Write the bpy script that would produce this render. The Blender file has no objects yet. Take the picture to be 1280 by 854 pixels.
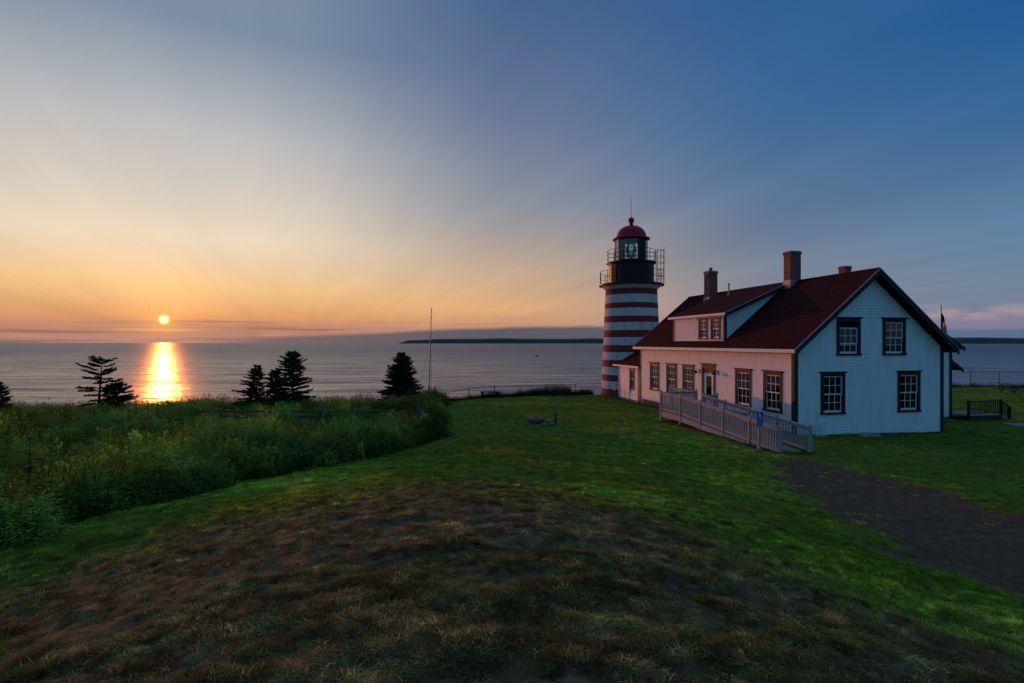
import bpy, bmesh, math, random
import numpy as np
from mathutils import Vector, Matrix

random.seed(7)
rng = np.random.default_rng(7)
sc = bpy.context.scene
C = sc.collection
R = math.radians

# ------------------------------------------------------------------ camera
CAMZ = 3.9
F = 683.0                       # focal length in pixels of the 1280 px wide photograph
HOR = 429.0                     # horizon row
cam = bpy.data.objects.new('camera', bpy.data.cameras.new('camera'))
C.objects.link(cam); sc.camera = cam
cam.location = (0, 0, CAMZ); cam.rotation_euler = (R(90), 0, 0)
cam.data.sensor_width = 36; cam.data.lens = F / 1280 * 36
cam.data.shift_y = 1.5 / 1280
cam.data.clip_start = 0.05; cam.data.clip_end = 120000

# ------------------------------------------------------------------ light and sky
SUN_AZ, SUN_EL = -32.5, 2.05    # degrees, azimuth from +Y towards +X
sun_dir = Vector((math.sin(R(SUN_AZ)) * math.cos(R(SUN_EL)), math.cos(R(SUN_AZ)) * math.cos(R(SUN_EL)), math.sin(R(SUN_EL))))
sl = bpy.data.lights.new('sun', 'SUN'); sl.energy = 1.5; sl.angle = R(0.55); sl.color = (1.0, 0.23, 0.035)
so = bpy.data.objects.new('sun', sl); C.objects.link(so)
so.rotation_euler = sun_dir.to_track_quat('Z', 'Y').to_euler()

vs = sc.view_settings
vs.view_transform = 'Standard'; vs.look = 'None'; vs.exposure = 0.0; vs.gamma = 1.0; vs.use_curve_mapping = False
sc.cycles.max_bounces = 6; sc.cycles.diffuse_bounces = 3; sc.cycles.glossy_bounces = 3
sc.cycles.transmission_bounces = 6; sc.cycles.transparent_max_bounces = 16; sc.cycles.volume_bounces = 0


def lin(c):
    return tuple((v / 255 / 12.92) if v / 255 <= 0.04045 else ((v / 255 + 0.055) / 1.055) ** 2.4 for v in c)


class NT:
    """small helper to write node trees as expressions"""
    def __init__(s, tree):
        s.t = tree
    def n(s, typ, **kw):
        nd = s.t.nodes.new(typ)
        for k, v in kw.items():
            setattr(nd, k, v)
        return nd
    def put(s, sock, v):
        if isinstance(v, bpy.types.NodeSocket):
            s.t.links.new(v, sock)
        elif v is not None:
            if sock.type in ('RGBA',) and len(v) == 3:
                v = (*v, 1)
            sock.default_value = v
    def m(s, op, a, b=None, c=None, clamp=False):
        nd = s.n('ShaderNodeMath', operation=op, use_clamp=clamp)
        for i, v in enumerate((a, b, c)):
            if v is not None:
                s.put(nd.inputs[i], v)
        return nd.outputs[0]
    def ss(s, x, lo, hi):                      # smoothstep
        nd = s.n('ShaderNodeMapRange', interpolation_type='SMOOTHSTEP')
        s.put(nd.inputs[0], x); s.put(nd.inputs[1], lo); s.put(nd.inputs[2], hi)
        return nd.outputs[0]
    def mr(s, x, a, b, c, d):
        nd = s.n('ShaderNodeMapRange')
        for i, v in enumerate((x, a, b, c, d)):
            s.put(nd.inputs[i], v)
        return nd.outputs[0]
    def mix(s, f, a, b, mode='MIX'):
        nd = s.n('ShaderNodeMix', data_type='RGBA', blend_type=mode)
        s.put(nd.inputs[0], f); s.put(nd.inputs[6], a); s.put(nd.inputs[7], b)
        return nd.outputs[2]
    def comb(s, x, y, z):
        nd = s.n('ShaderNodeCombineXYZ')
        for i, v in enumerate((x, y, z)):
            s.put(nd.inputs[i], v)
        return nd.outputs[0]
    def noise(s, vec, scale, detail=4, rough=0.5, dist=0.0):
        nd = s.n('ShaderNodeTexNoise')
        if vec is not None:
            s.put(nd.inputs['Vector'], vec)
        s.put(nd.inputs['Scale'], scale); s.put(nd.inputs['Detail'], detail)
        s.put(nd.inputs['Roughness'], rough); s.put(nd.inputs['Distortion'], dist)
        return nd.outputs[0]
    def ramp(s, x, stops):
        nd = s.n('ShaderNodeValToRGB'); cr = nd.color_ramp
        s.put(nd.inputs[0], x)
        while len(cr.elements) < len(stops):
            cr.elements.new(0.5)
        for el, (p, c) in zip(cr.elements, stops):
            el.position = p; el.color = (*c, 1) if len(c) == 3 else c
        return nd.outputs[0]


world = bpy.data.worlds.new('World'); sc.world = world; world.use_nodes = True


def build_sky():
    T = NT(world.node_tree)
    bg = world.node_tree.nodes['Background']
    tc = T.n('ShaderNodeTexCoord')
    nv = T.n('ShaderNodeVectorMath', operation='NORMALIZE'); T.put(nv.inputs[0], tc.outputs['Generated'])
    sep = T.n('ShaderNodeSeparateXYZ'); T.put(sep.inputs[0], nv.outputs[0])
    x, y, z = sep.outputs
    e = T.m('MULTIPLY', T.m('ARCSINE', z), 180 / math.pi)                 # elevation in degrees
    ep = T.m('MAXIMUM', e, 0.0)
    t = T.m('SQRT', T.m('DIVIDE', ep, 90.0))
    h = T.m('SQRT', T.m('ADD', T.m('MULTIPLY', x, x), T.m('MULTIPLY', y, y)))
    ca = T.m('DIVIDE', T.m('ADD', T.m('MULTIPLY', x, math.sin(R(SUN_AZ))), T.m('MULTIPLY', y, math.cos(R(SUN_AZ)))), T.m('MAXIMUM', h, 1e-4))
    da = T.m('MULTIPLY', T.m('ARCCOSINE', T.m('MINIMUM', T.m('MAXIMUM', ca, -1.0), 1.0)), 180 / math.pi)
    az = T.m('MULTIPLY', T.m('ARCTAN2', x, y), 180 / math.pi)             # azimuth, 0 = +Y

    def col(stops):
        return T.ramp(t, [(math.sqrt(d / 90), lin(c)) for d, c in stops])
    ZEN = (118, 130, 154)
    r0 = col([(0, (160, 122, 118)), (1.4, (188, 132, 110)), (2.6, (226, 160, 106)), (5.2, (244, 198, 140)), (9.5, (238, 218, 192)), (18.5, (190, 190, 190)), (27, (124, 142, 164)), (90, ZEN)])
    r1 = col([(0, (172, 136, 124)), (1.6, (200, 148, 118)), (3.6, (226, 174, 122)), (7.4, (194, 168, 144)), (13.9, (142, 147, 158)), (22, (106, 121, 150)), (32, (72, 100, 142)), (90, ZEN)])
    r2 = col([(0, (120, 122, 140)), (3, (134, 134, 146)), (7.5, (122, 133, 150)), (12.6, (98, 120, 150)), (20.3, (66, 108, 152)), (30, (46, 94, 146)), (90, ZEN)])
    r3 = col([(0, (88, 112, 142)), (2.4, (118, 128, 150)), (5.4, (106, 130, 154)), (10, (92, 128, 162)), (17, (56, 104, 152)), (25, (32, 90, 148)), (90, ZEN)])
    r4 = col([(0, (84, 122, 158)), (4, (94, 138, 172)), (10, (78, 138, 178)), (22, (58, 128, 176)), (45, (58, 116, 166)), (90, ZEN)])
    c = T.mix(T.ss(da, 5.0, 34.0), r0, r1)
    c = T.mix(T.ss(da, 30.0, 60.0), c, r2)
    c = T.mix(T.ss(da, 52.0, 80.0), c, r3)
    c = T.mix(T.ss(da, 85.0, 150.0), c, r4)

    # high thin cirrus streaks, laid out on a plane far overhead
    zz = T.m('ADD', T.m('MAXIMUM', z, 0.0), 0.07)
    px, py = T.m('DIVIDE', x, zz), T.m('DIVIDE', y, zz)
    a = R(112)
    u = T.m('ADD', T.m('MULTIPLY', px, math.cos(a)), T.m('MULTIPLY', py, math.sin(a)))
    v = T.m('SUBTRACT', T.m('MULTIPLY', py, math.cos(a)), T.m('MULTIPLY', px, math.sin(a)))
    n1 = T.noise(T.comb(T.m('MULTIPLY', u, 0.10), T.m('MULTIPLY', v, 0.62), 3.1), 1.0, 5, 0.5, 0.6)
    n2 = T.noise(T.comb(T.m('MULTIPLY', u, 0.32), T.m('MULTIPLY', v, 2.3), 9.4), 1.0, 6, 0.6, 0.6)
    ci = T.m('ADD', T.m('MULTIPLY', n1, 0.55), T.m('MULTIPLY', n2, 0.45))
    cf = T.mr(ci, 0.34, 0.66, 0.91, 1.10)
    sep2 = T.n('ShaderNodeSeparateXYZ')
    c = T.mix(1.0, c, T.comb(cf, T.m('ADD', T.m('MULTIPLY', cf, 0.85), 0.15), T.m('ADD', T.m('MULTIPLY', cf, 0.6), 0.4)), 'MULTIPLY')

    # thin flat streaks low over the sea
    vs_ = T.comb(T.m('MULTIPLY', az, 0.055), T.m('MULTIPLY', e, 1.9), 0.0)
    st = T.noise(vs_, 1.0, 4, 0.5)
    sfac = T.m('MULTIPLY', T.ss(st, 0.53, 0.66), T.m('MULTIPLY', T.ss(e, 3.4, 1.6), 0.75))
    c = T.mix(sfac, c, T.mix(1.0, c, (0.62, 0.60, 0.70), 'MULTIPLY'))
    sfac2 = T.m('MULTIPLY', T.ss(st, 0.46, 0.34), T.m('MULTIPLY', T.ss(e, 2.6, 1.0), T.m('MULTIPLY', T.ss(da, 12, 2), 0.8)))
    c = T.mix(sfac2, c, lin((252, 168, 92)))

    # low bank of sea cloud standing on the horizon
    bn = T.noise(T.comb(T.m('MULTIPLY', az, 0.11), T.m('MULTIPLY', e, 0.35), 5.0), 1.0, 5, 0.5)
    bt = T.m('ADD', T.mr(az, -28.0, 0.0, 0.35, 1.65), T.m('MULTIPLY', T.m('SUBTRACT', bn, 0.5), 0.5))
    bt = T.m('SUBTRACT', bt, T.m('MULTIPLY', T.ss(az, 4.0, 40.0), 0.55))
    bank = T.m('MULTIPLY', T.ss(T.m('SUBTRACT', e, bt), 0.26, -0.22), T.ss(az, -31.0, -22.0))
    bcol = T.mix(T.ss(az, -25.0, 0.0), lin((116, 100, 104)), lin((78, 86, 98)))
    bcol = T.mix(T.ss(az, 8.0, 40.0), bcol, lin((86, 110, 142)))
    st2 = T.noise(T.comb(T.m('MULTIPLY', az, 0.06), T.m('MULTIPLY', e, 3.0), 2.0), 1.0, 3, 0.5)
    bcol = T.mix(T.m('MULTIPLY', st2, 0.2), bcol, lin((130, 112, 112)))
    c = T.mix(T.m('MULTIPLY', bank, 0.96), c, bcol)

    # a row of pink tinted clouds away from the sun
    pk = T.noise(T.comb(T.m('MULTIPLY', az, 0.34), T.m('MULTIPLY', e, 1.5), 1.7), 1.0, 6, 0.55)
    pe = T.m('MULTIPLY', T.ss(e, 1.5, 2.3), T.ss(e, 3.4, 2.4))
    pf = T.m('MULTIPLY', T.m('MULTIPLY', T.ss(pk, 0.40, 0.62), pe), T.ss(az, 22.0, 38.0))
    lv = T.m('MULTIPLY', T.m('MULTIPLY', T.ss(e, 0.9, 1.25), T.ss(e, 3.0, 1.9)), T.ss(az, 18.0, 38.0))
    c = T.mix(T.m('MULTIPLY', lv, 0.75), c, lin((132, 124, 148)))
    c = T.mix(T.m('MULTIPLY', pf, 0.55), c, lin((184, 158, 158)))

    # the sun itself and its glow
    dt = T.n('ShaderNodeVectorMath', operation='DOT_PRODUCT'); T.put(dt.inputs[0], nv.outputs[0]); dt.inputs[1].default_value = sun_dir
    g = T.m('MULTIPLY', T.m('ARCCOSINE', T.m('MINIMUM', dt.outputs['Value'], 1.0)), 180 / math.pi)
    glow = T.m('EXPONENT', T.m('MULTIPLY', g, -0.42))
    c = T.mix(glow, c, T.mix(1.0, c, (0.42, 0.16, 0.015), 'ADD'))
    glow2 = T.m('EXPONENT', T.m('MULTIPLY', T.m('MULTIPLY', g, g), -2.2))
    c = T.mix(T.m('MULTIPLY', glow2, 0.8), c, lin((255, 190, 70)))
    disc = T.ss(g, 0.50, 0.24)
    c = T.mix(disc, c, (1.7, 1.35, 0.62))
    # a physical sky sits under it all so that the blue overhead keeps its daylight tint
    sky = T.n('ShaderNodeTexSky', sky_type='NISHITA', sun_disc=False, sun_elevation=R(SUN_EL), sun_rotation=R(SUN_AZ),
              air_density=1.0, dust_density=0.2, ozone_density=3.0, altitude=20)
    nis = T.mix(1.0, sky.outputs[0], (0.10, 0.10, 0.10), 'MULTIPLY')
    up = T.m('MULTIPLY', T.ss(e, 34.0, 60.0), 0.08)
    c = T.mix(up, c, nis)
    T.put(bg.inputs[0], c); bg.inputs[1].default_value = 1.0


build_sky()
world.cycles.sampling_method = 'MANUAL'; world.cycles.sample_map_resolution = 1024


# ------------------------------------------------------------------ helpers
def hom(px, py, Y):
    """point of the world seen at photograph pixel (px, py) at depth Y"""
    return Vector(((px - 640) / F * Y, Y, CAMZ - (py - HOR) / F * Y))


class MB:
    """collects shapes and links them as one mesh object"""
    def __init__(s):
        s.v = []; s.f = []
    def add(s, vs, fs):
        o = len(s.v); s.v += [tuple(p) for p in vs]; s.f += [tuple(i + o for i in f) for f in fs]
        return s
    def box(s, x0, x1, y0, y1, z0, z1):
        return s.add([(x0, y0, z0), (x1, y0, z0), (x1, y1, z0), (x0, y1, z0), (x0, y0, z1), (x1, y0, z1), (x1, y1, z1), (x0, y1, z1)],
                     [(0, 3, 2, 1), (4, 5, 6, 7), (0, 1, 5, 4), (1, 2, 6, 5), (2, 3, 7, 6), (3, 0, 4, 7)])
    def hexa(s, b, t):                             # 4 bottom and 4 top corners
        return s.add(list(b) + list(t), [(0, 3, 2, 1), (4, 5, 6, 7), (0, 1, 5, 4), (1, 2, 6, 5), (2, 3, 7, 6), (3, 0, 4, 7)])
    def tube(s, p, q, r0, r1=None, n=8, cap=True):
        p, q = Vector(p), Vector(q); r1 = r0 if r1 is None else r1
        d = (q - p).normalized(); a = d.orthogonal().normalized(); b = d.cross(a)
        vs = []
        for c, r in ((p, r0), (q, r1)):
            for i in range(n):
                w = 2 * math.pi * i / n
                vs.append(c + a * (r * math.cos(w)) + b * (r * math.sin(w)))
        fs = [(i, (i + 1) % n, n + (i + 1) % n, n + i) for i in range(n)]
        if cap:
            fs += [tuple(range(n))[::-1], tuple(range(n, 2 * n))]
        return s.add(vs, fs)
    def bar(s, p, q, w, h):                        # rectangular bar, w sideways, h upward
        p, q = Vector(p), Vector(q); d = (q - p).normalized()
        side = d.cross(Vector((0, 0, 1)))
        side = Vector((1, 0, 0)) if side.length < 1e-4 else side.normalized()
        up = side.cross(d).normalized()
        o = []
        for c in (p, q):
            o.append([c - side * w / 2 - up * h / 2, c + side * w / 2 - up * h / 2, c + side * w / 2 + up * h / 2, c - side * w / 2 + up * h / 2])
        return s.hexa(o[0], o[1])
    def lathe(s, prof, n=32, a0=0.0, a1=2 * math.pi, cx=0, cy=0):
        full = abs(a1 - a0 - 2 * math.pi) < 1e-6
        k = n if full else n + 1
        vs = []
        for r, z in prof:
            for i in range(k):
                w = a0 + (a1 - a0) * i / n
                vs.append((cx + r * math.cos(w), cy + r * math.sin(w), z))
        fs = []
        for j in range(len(prof) - 1):
            for i in range(n):
                i2 = (i + 1) % k
                fs.append((j * k + i, j * k + i2, (j + 1) * k + i2, (j + 1) * k + i))
        return s.add(vs, fs)
    def ring(s, r, z, t, n=40, cx=0, cy=0, m=5, a0=0.0, a1=2 * math.pi):
        prof = [(r + t * math.cos(2 * math.pi * i / m), z + t * math.sin(2 * math.pi * i / m)) for i in range(m + 1)]
        return s.lathe(prof, n, a0, a1, cx, cy)
    def prism(s, poly, ax, a, b):                  # polygon in the plane normal to axis ax, extruded a..b
        n = len(poly); vs = []
        for w in (a, b):
            for p, q in poly:
                vs.append((w, p, q) if ax == 'x' else (p, w, q) if ax == 'y' else (p, q, w))
        fs = [tuple(range(n))[::-1], tuple(range(n, 2 * n))] + [(i, (i + 1) % n, n + (i + 1) % n, n + i) for i in range(n)]
        return s.add(vs, fs)
    def mesh(s, name, mat, smooth=False):
        me = bpy.data.meshes.new(name); me.from_pydata(s.v, [], s.f); me.validate()
        bm = bmesh.new(); bm.from_mesh(me); bmesh.ops.recalc_face_normals(bm, faces=bm.faces); bm.to_mesh(me); bm.free()
        if mat is not None:
            me.materials.append(mat)
        if smooth:
            me.polygons.foreach_set('use_smooth', [True] * len(me.polygons))
        return me
    def build(s, name, mat, parent=None, smooth=False, loc=None, rot=None):
        o = bpy.data.objects.new(name, s.mesh(name, mat, smooth)); C.objects.link(o)
        o.parent = parent
        if loc is not None: o.location = loc
        if rot is not None: o.rotation_euler = rot
        return o


def link(name, me, parent=None, loc=(0, 0, 0), rot=(0, 0, 0), scale=None):
    o = bpy.data.objects.new(name, me); C.objects.link(o); o.parent = parent
    o.location = loc; o.rotation_euler = rot
    if scale is not None: o.scale = scale
    return o


def tag(o, label, cat, group=None):
    o['label'] = label; o['category'] = cat
    if group: o['group'] = group
    return o


def kind(o, k):
    o['kind'] = k
    return o


def thing(name, label, cat, loc=(0, 0, 0), rz=0.0, group=None):
    o = bpy.data.objects.new(name, None); C.objects.link(o); o.empty_display_size = 0.2
    o.location = loc; o.rotation_euler = (0, 0, rz)
    return tag(o, label, cat, group)


# ------------------------------------------------------------------ materials
def mat_base(name):
    m = bpy.data.materials.new(name); m.use_nodes = True
    T = NT(m.node_tree); p = m.node_tree.nodes['Principled BSDF']
    return m, T, p


def bumped(T, p, hgt, strength=0.4, dist=0.02):
    b = T.n('ShaderNodeBump'); T.put(b.inputs['Strength'], strength); T.put(b.inputs['Distance'], dist); T.put(b.inputs['Height'], hgt)
    T.put(p.inputs['Normal'], b.outputs[0])


def paint(name, c, rough=0.55, wear=0.15, wearc=None, scale=3.0, streak=True, metallic=0.0):
    m, T, p = mat_base(name)
    tc = T.n('ShaderNodeTexCoord'); mp = T.n('ShaderNodeMapping'); T.put(mp.inputs[0], tc.outputs['Object'])
    mp.inputs['Scale'].default_value = (1, 1, 0.25 if streak else 1)
    n1 = T.noise(mp.outputs[0], scale, 6, 0.6); n2 = T.noise(tc.outputs['Object'], scale * 9, 4, 0.6)
    wc = wearc or tuple(v * 0.55 for v in c)
    f = T.m('MULTIPLY', T.ss(T.m('ADD', T.m('MULTIPLY', n1, 0.7), T.m('MULTIPLY', n2, 0.3)), 0.45, 0.72), wear * 3)
    T.put(p.inputs['Base Color'], T.mix(f, c, wc)); p.inputs['Roughness'].default_value = rough; p.inputs['Metallic'].default_value = metallic
    p.inputs['Specular IOR Level'].default_value = 0.15
    bumped(T, p, n2, 0.25, 0.004)
    return m


def brick_mat(name, c1, c2, mortar, sx=0.2, sy=0.065, cyl=False):
    m, T, p = mat_base(name)
    tc = T.n('ShaderNodeTexCoord')
    sep = T.n('ShaderNodeSeparateXYZ'); T.put(sep.inputs[0], tc.outputs['Object'])
    u = T.m('ADD', sep.outputs[0], sep.outputs[1])
    if cyl:
        u = T.m('MULTIPLY', T.m('ARCTAN2', sep.outputs[1], sep.outputs[0]), 2.1)
    b = T.n('ShaderNodeTexBrick'); T.put(b.inputs['Vector'], T.comb(u, sep.outputs[2], 0.0))
    b.inputs['Scale'].default_value = 1; b.inputs['Brick Width'].default_value = sx; b.inputs['Row Height'].default_value = sy
    b.inputs['Mortar Size'].default_value = 0.006; b.inputs['Mortar Smooth'].default_value = 0.3
    T.put(b.inputs['Color1'], c1); T.put(b.inputs['Color2'], c2); T.put(b.inputs['Mortar'], mortar)
    n = T.noise(tc.outputs['Object'], 2.5, 6, 0.65)
    T.put(p.inputs['Base Color'], T.mix(T.ss(n, 0.45, 0.8), b.outputs[0], tuple(v * 0.55 for v in c1)))
    if cyl:                                            # rain streaks and worn paint on the tower
        sm = T.n('ShaderNodeMapping'); T.put(sm.inputs[0], tc.outputs['Object']); sm.inputs['Scale'].default_value = (1, 1, 0.12)
        stn = T.ss(T.noise(sm.outputs[0], 2.6, 6, 0.7), 0.50, 0.72); chip = T.ss(T.noise(tc.outputs['Object'], 7, 5, 0.7), 0.62, 0.70)
        cc = T.mix(T.m('MULTIPLY', stn, 0.55), T.mix(T.m('MULTIPLY', T.ss(n, 0.45, 0.8), 0.6), b.outputs[0], tuple(v * 0.6 for v in c1)), (0.10, 0.06, 0.045))
        T.put(p.inputs['Base Color'], T.mix(T.m('MULTIPLY', chip, 0.5), cc, (0.20, 0.12, 0.10)))
    p.inputs['Roughness'].default_value = 0.85
    bumped(T, p, T.m('ADD', T.m('MULTIPLY', b.outputs['Fac'], -1.0), T.m('MULTIPLY', T.noise(tc.outputs['Object'], 40, 3), 0.4)), 0.6, 0.008)
    return m


def roof_mat(name, c1, c2):
    m, T, p = mat_base(name)
    tc = T.n('ShaderNodeTexCoord'); sep = T.n('ShaderNodeSeparateXYZ'); T.put(sep.inputs[0], tc.outputs['Object'])
    b = T.n('ShaderNodeTexBrick'); T.put(b.inputs['Vector'], T.comb(sep.outputs[1], T.m('MULTIPLY', sep.outputs[2], 1.56), 0.0))
    b.inputs['Scale'].default_value = 1; b.inputs['Brick Width'].default_value = 0.3; b.inputs['Row Height'].default_value = 0.14
    b.inputs['Mortar Size'].default_value = 0.014; b.inputs['Bias'].default_value = -0.1
    T.put(b.inputs['Color1'], c1); T.put(b.inputs['Color2'], c2); T.put(b.inputs['Mortar'], tuple(v * 0.25 for v in c1))
    n = T.noise(tc.outputs['Object'], 0.9, 6, 0.65)
    T.put(p.inputs['Base Color'], T.mix(T.m('MULTIPLY', T.ss(n, 0.4, 0.75), 0.6), b.outputs[0], tuple(v * 0.55 for v in c2)))
    p.inputs['Roughness'].default_value = 0.9; p.inputs['Specular IOR Level'].default_value = 0.08
    bumped(T, p, T.m('ADD', T.m('MULTIPLY', b.outputs['Fac'], -1.0), T.noise(tc.outputs['Object'], 60, 3)), 0.5, 0.01)
    return m


def glass_mat(name):
    m = bpy.data.materials.new(name); m.use_nodes = True; T = NT(m.node_tree)
    m.node_tree.nodes.remove(m.node_tree.nodes['Principled BSDF']); out = m.node_tree.nodes['Material Output']
    tr = T.n('ShaderNodeBsdfTransparent'); tr.inputs[0].default_value = (0.86, 0.9, 0.9, 1)
    gl = T.n('ShaderNodeBsdfGlossy'); gl.inputs['Roughness'].default_value = 0.02
    fr = T.n('ShaderNodeFresnel'); fr.inputs[0].default_value = 1.5
    tc = T.n('ShaderNodeTexCoord'); b = T.n('ShaderNodeBump'); b.inputs['Strength'].default_value = 0.05; b.inputs['Distance'].default_value = 0.02
    T.put(b.inputs['Height'], T.noise(tc.outputs['Object'], 5, 2)); T.put(gl.inputs['Normal'], b.outputs[0])
    mx = T.n('ShaderNodeMixShader'); T.put(mx.inputs[0], T.m('MULTIPLY', fr.outputs[0], 1.5, clamp=True)); T.put(mx.inputs[1], tr.outputs[0]); T.put(mx.inputs[2], gl.outputs[0])
    T.put(out.inputs[0], mx.outputs[0])
    return m


def leaf_mat(name, c, c2, trans=0.35, inst=True):
    """two sided leaf; colour from the instance attribute 'col' where there is one"""
    m = bpy.data.materials.new(name); m.use_nodes = True; T = NT(m.node_tree)
    m.node_tree.nodes.remove(m.node_tree.nodes['Principled BSDF']); out = m.node_tree.nodes['Material Output']
    if inst:
        at = T.n('ShaderNodeAttribute', attribute_type='INSTANCER', attribute_name='col'); base = at.outputs['Color']
    else:
        g = T.n('ShaderNodeNewGeometry'); base = T.mix(g.outputs['Random Per Island'], c, c2)
    g = T.n('ShaderNodeNewGeometry')
    base = T.mix(1.0, base, T.mix(g.outputs['Random Per Island'], (0.7, 0.72, 0.75), (1.3, 1.25, 1.1)), 'MULTIPLY')
    d = T.n('ShaderNodeBsdfDiffuse'); t = T.n('ShaderNodeBsdfTranslucent')
    T.put(d.inputs[0], base); T.put(t.inputs[0], T.mix(1.0, base, (1.2, 1.25, 0.6), 'MULTIPLY'))
    mx = T.n('ShaderNodeMixShader'); mx.inputs[0].default_value = trans
    T.put(mx.inputs[1], d.outputs[0]); T.put(mx.inputs[2], t.outputs[0]); T.put(out.inputs[0], mx.outputs[0])
    return m


MT = {}
MT['white'] = paint('white_paint', (0.80, 0.79, 0.78), 0.6, 0.22, (0.58, 0.54, 0.50))
MT['trim'] = paint('brown_trim_paint', (0.034, 0.027, 0.027), 0.6, 0.12)
MT['sash'] = paint('sash_paint', (0.78, 0.78, 0.75), 0.5, 0.06)
MT['door'] = paint('door_paint', (0.72, 0.74, 0.76), 0.45, 0.06)
MT['roof'] = roof_mat('red_shingle', (0.066, 0.0125, 0.0135), (0.036, 0.0085, 0.0095))
MT['brick'] = brick_mat('chimney_brick', (0.30, 0.075, 0.042), (0.21, 0.052, 0.032), (0.20, 0.15, 0.12))
MT['found'] = brick_mat('foundation_brick', (0.30, 0.095, 0.055), (0.22, 0.07, 0.045), (0.25, 0.2, 0.17))
MT['glass'] = glass_mat('window_glass')
MT['dark'] = paint('dark_interior', (0.035, 0.033, 0.032), 0.9, 0.05)
MT['shade'] = paint('linen_shade', (0.42, 0.34, 0.26), 0.9, 0.1)
MT['curtain'] = paint('pale_curtain', (0.55, 0.50, 0.46), 0.9, 0.1)
MT['grey'] = paint('grey_deck_paint', (0.32, 0.33, 0.335), 0.7, 0.2, (0.25, 0.23, 0.21))
MT['deck'] = paint('weathered_deck', (0.30, 0.27, 0.25), 0.8, 0.25, (0.16, 0.14, 0.12))
MT['tred'] = brick_mat('red_painted_brick', (0.26, 0.028, 0.024), (0.22, 0.022, 0.02), (0.17, 0.02, 0.02), 0.21, 0.07, True)
MT['twhite'] = brick_mat('white_painted_brick', (0.66, 0.66, 0.65), (0.6, 0.6, 0.6), (0.5, 0.5, 0.49), 0.21, 0.07, True)
MT['black'] = paint('black_iron_paint', (0.018, 0.019, 0.02), 0.4, 0.15, (0.05, 0.035, 0.03))
MT['iron'] = paint('rusty_iron', (0.03, 0.022, 0.02), 0.6, 0.3, (0.10, 0.045, 0.025))
MT['dome'] = paint('red_dome_paint', (0.44, 0.015, 0.034), 0.35, 0.12)
MT['lead'] = paint('grey_flashing', (0.26, 0.26, 0.27), 0.5, 0.2, metallic=0.3)
MT['wood'] = paint('weathered_wood', (0.11, 0.095, 0.08), 0.85, 0.3, (0.08, 0.065, 0.05))
MT['darkwood'] = paint('dark_wood', (0.045, 0.036, 0.03), 0.8, 0.2)
MT['concrete'] = paint('concrete', (0.30, 0.29, 0.275), 0.9, 0.25, (0.15, 0.14, 0.13), 2.0, False)
MT['stone'] = paint('grey_stone', (0.10, 0.09, 0.08), 0.9, 0.3, (0.05, 0.05, 0.045), 6.0, False)
MT['oldstone'] = paint('lichened_stone', (0.13, 0.115, 0.10), 0.95, 0.35, (0.06, 0.055, 0.045), 4.0, False)
MT['blue'] = paint('sign_blue', (0.012, 0.05, 0.36), 0.4, 0.05)
MT['lblue'] = paint('sign_light_blue', (0.03, 0.18, 0.48), 0.4, 0.05)
MT['signwhite'] = paint('sign_white', (0.8, 0.8, 0.8), 0.4, 0.03)
MT['teal'] = paint('weathered_teal', (0.08, 0.17, 0.17), 0.6, 0.2)
MT['red'] = paint('flag_red', (0.45, 0.03, 0.035), 0.8, 0.05)
MT['navy'] = paint('flag_navy', (0.02, 0.03, 0.14), 0.8, 0.05)
MT['bark'] = paint('bark', (0.07, 0.05, 0.038), 0.95, 0.3)
MT['needle'] = leaf_mat('spruce_needles', (0.040, 0.072, 0.034), (0.065, 0.100, 0.045), 0.2, False)
MT['leaf'] = leaf_mat('shrub_leaves', (0.03, 0.062, 0.02), (0.06, 0.10, 0.025), 0.35, False)
MT['umbel'] = leaf_mat('umbel_flowers', (0.30, 0.32, 0.24), (0.22, 0.25, 0.17), 0.3, False)
MT['gi'] = leaf_mat('field_leaves', None, None, 0.28)
MT['lawn'] = leaf_mat('lawn_blades', None, None, 0.45)
MT['lens'] = glass_mat('lens_glass')
MT['brass'] = paint('lens_brass', (0.35, 0.22, 0.08), 0.35, 0.1, metallic=0.8)

# ------------------------------------------------------------------ terrain
def _hash(ix, iy, seed):
    n = (ix.astype(np.int64) * 374761393 + iy.astype(np.int64) * 668265263 + seed * 974634777) & 0x7fffffff
    n = ((n ^ (n >> 13)) * 1274126177) & 0x7fffffff
    return ((n ^ (n >> 16)) & 0xffff) / 65535.0


def vnoise(x, y, seed=0):
    ix, iy = np.floor(x), np.floor(y); fx, fy = x - ix, y - iy
    fx = fx * fx * (3 - 2 * fx); fy = fy * fy * (3 - 2 * fy)
    a, b = _hash(ix, iy, seed), _hash(ix + 1, iy, seed); c, d = _hash(ix, iy + 1, seed), _hash(ix + 1, iy + 1, seed)
    return (a * (1 - fx) + b * fx) * (1 - fy) + (c * (1 - fx) + d * fx) * fy


def fbm(x, y, oct=4, seed=0):
    s = 0.0; a = 0.5; t = 0.0
    for k in range(oct):
        s = s + a * vnoise(x * 2 ** k + 13.7 * k, y * 2 ** k - 7.1 * k, seed + k); t += a; a *= 0.5
    return s / t


def sstep(x, a, b):
    t = np.clip((x - a) / (b - a), 0, 1)
    return t * t * (3 - 2 * t)


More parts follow.
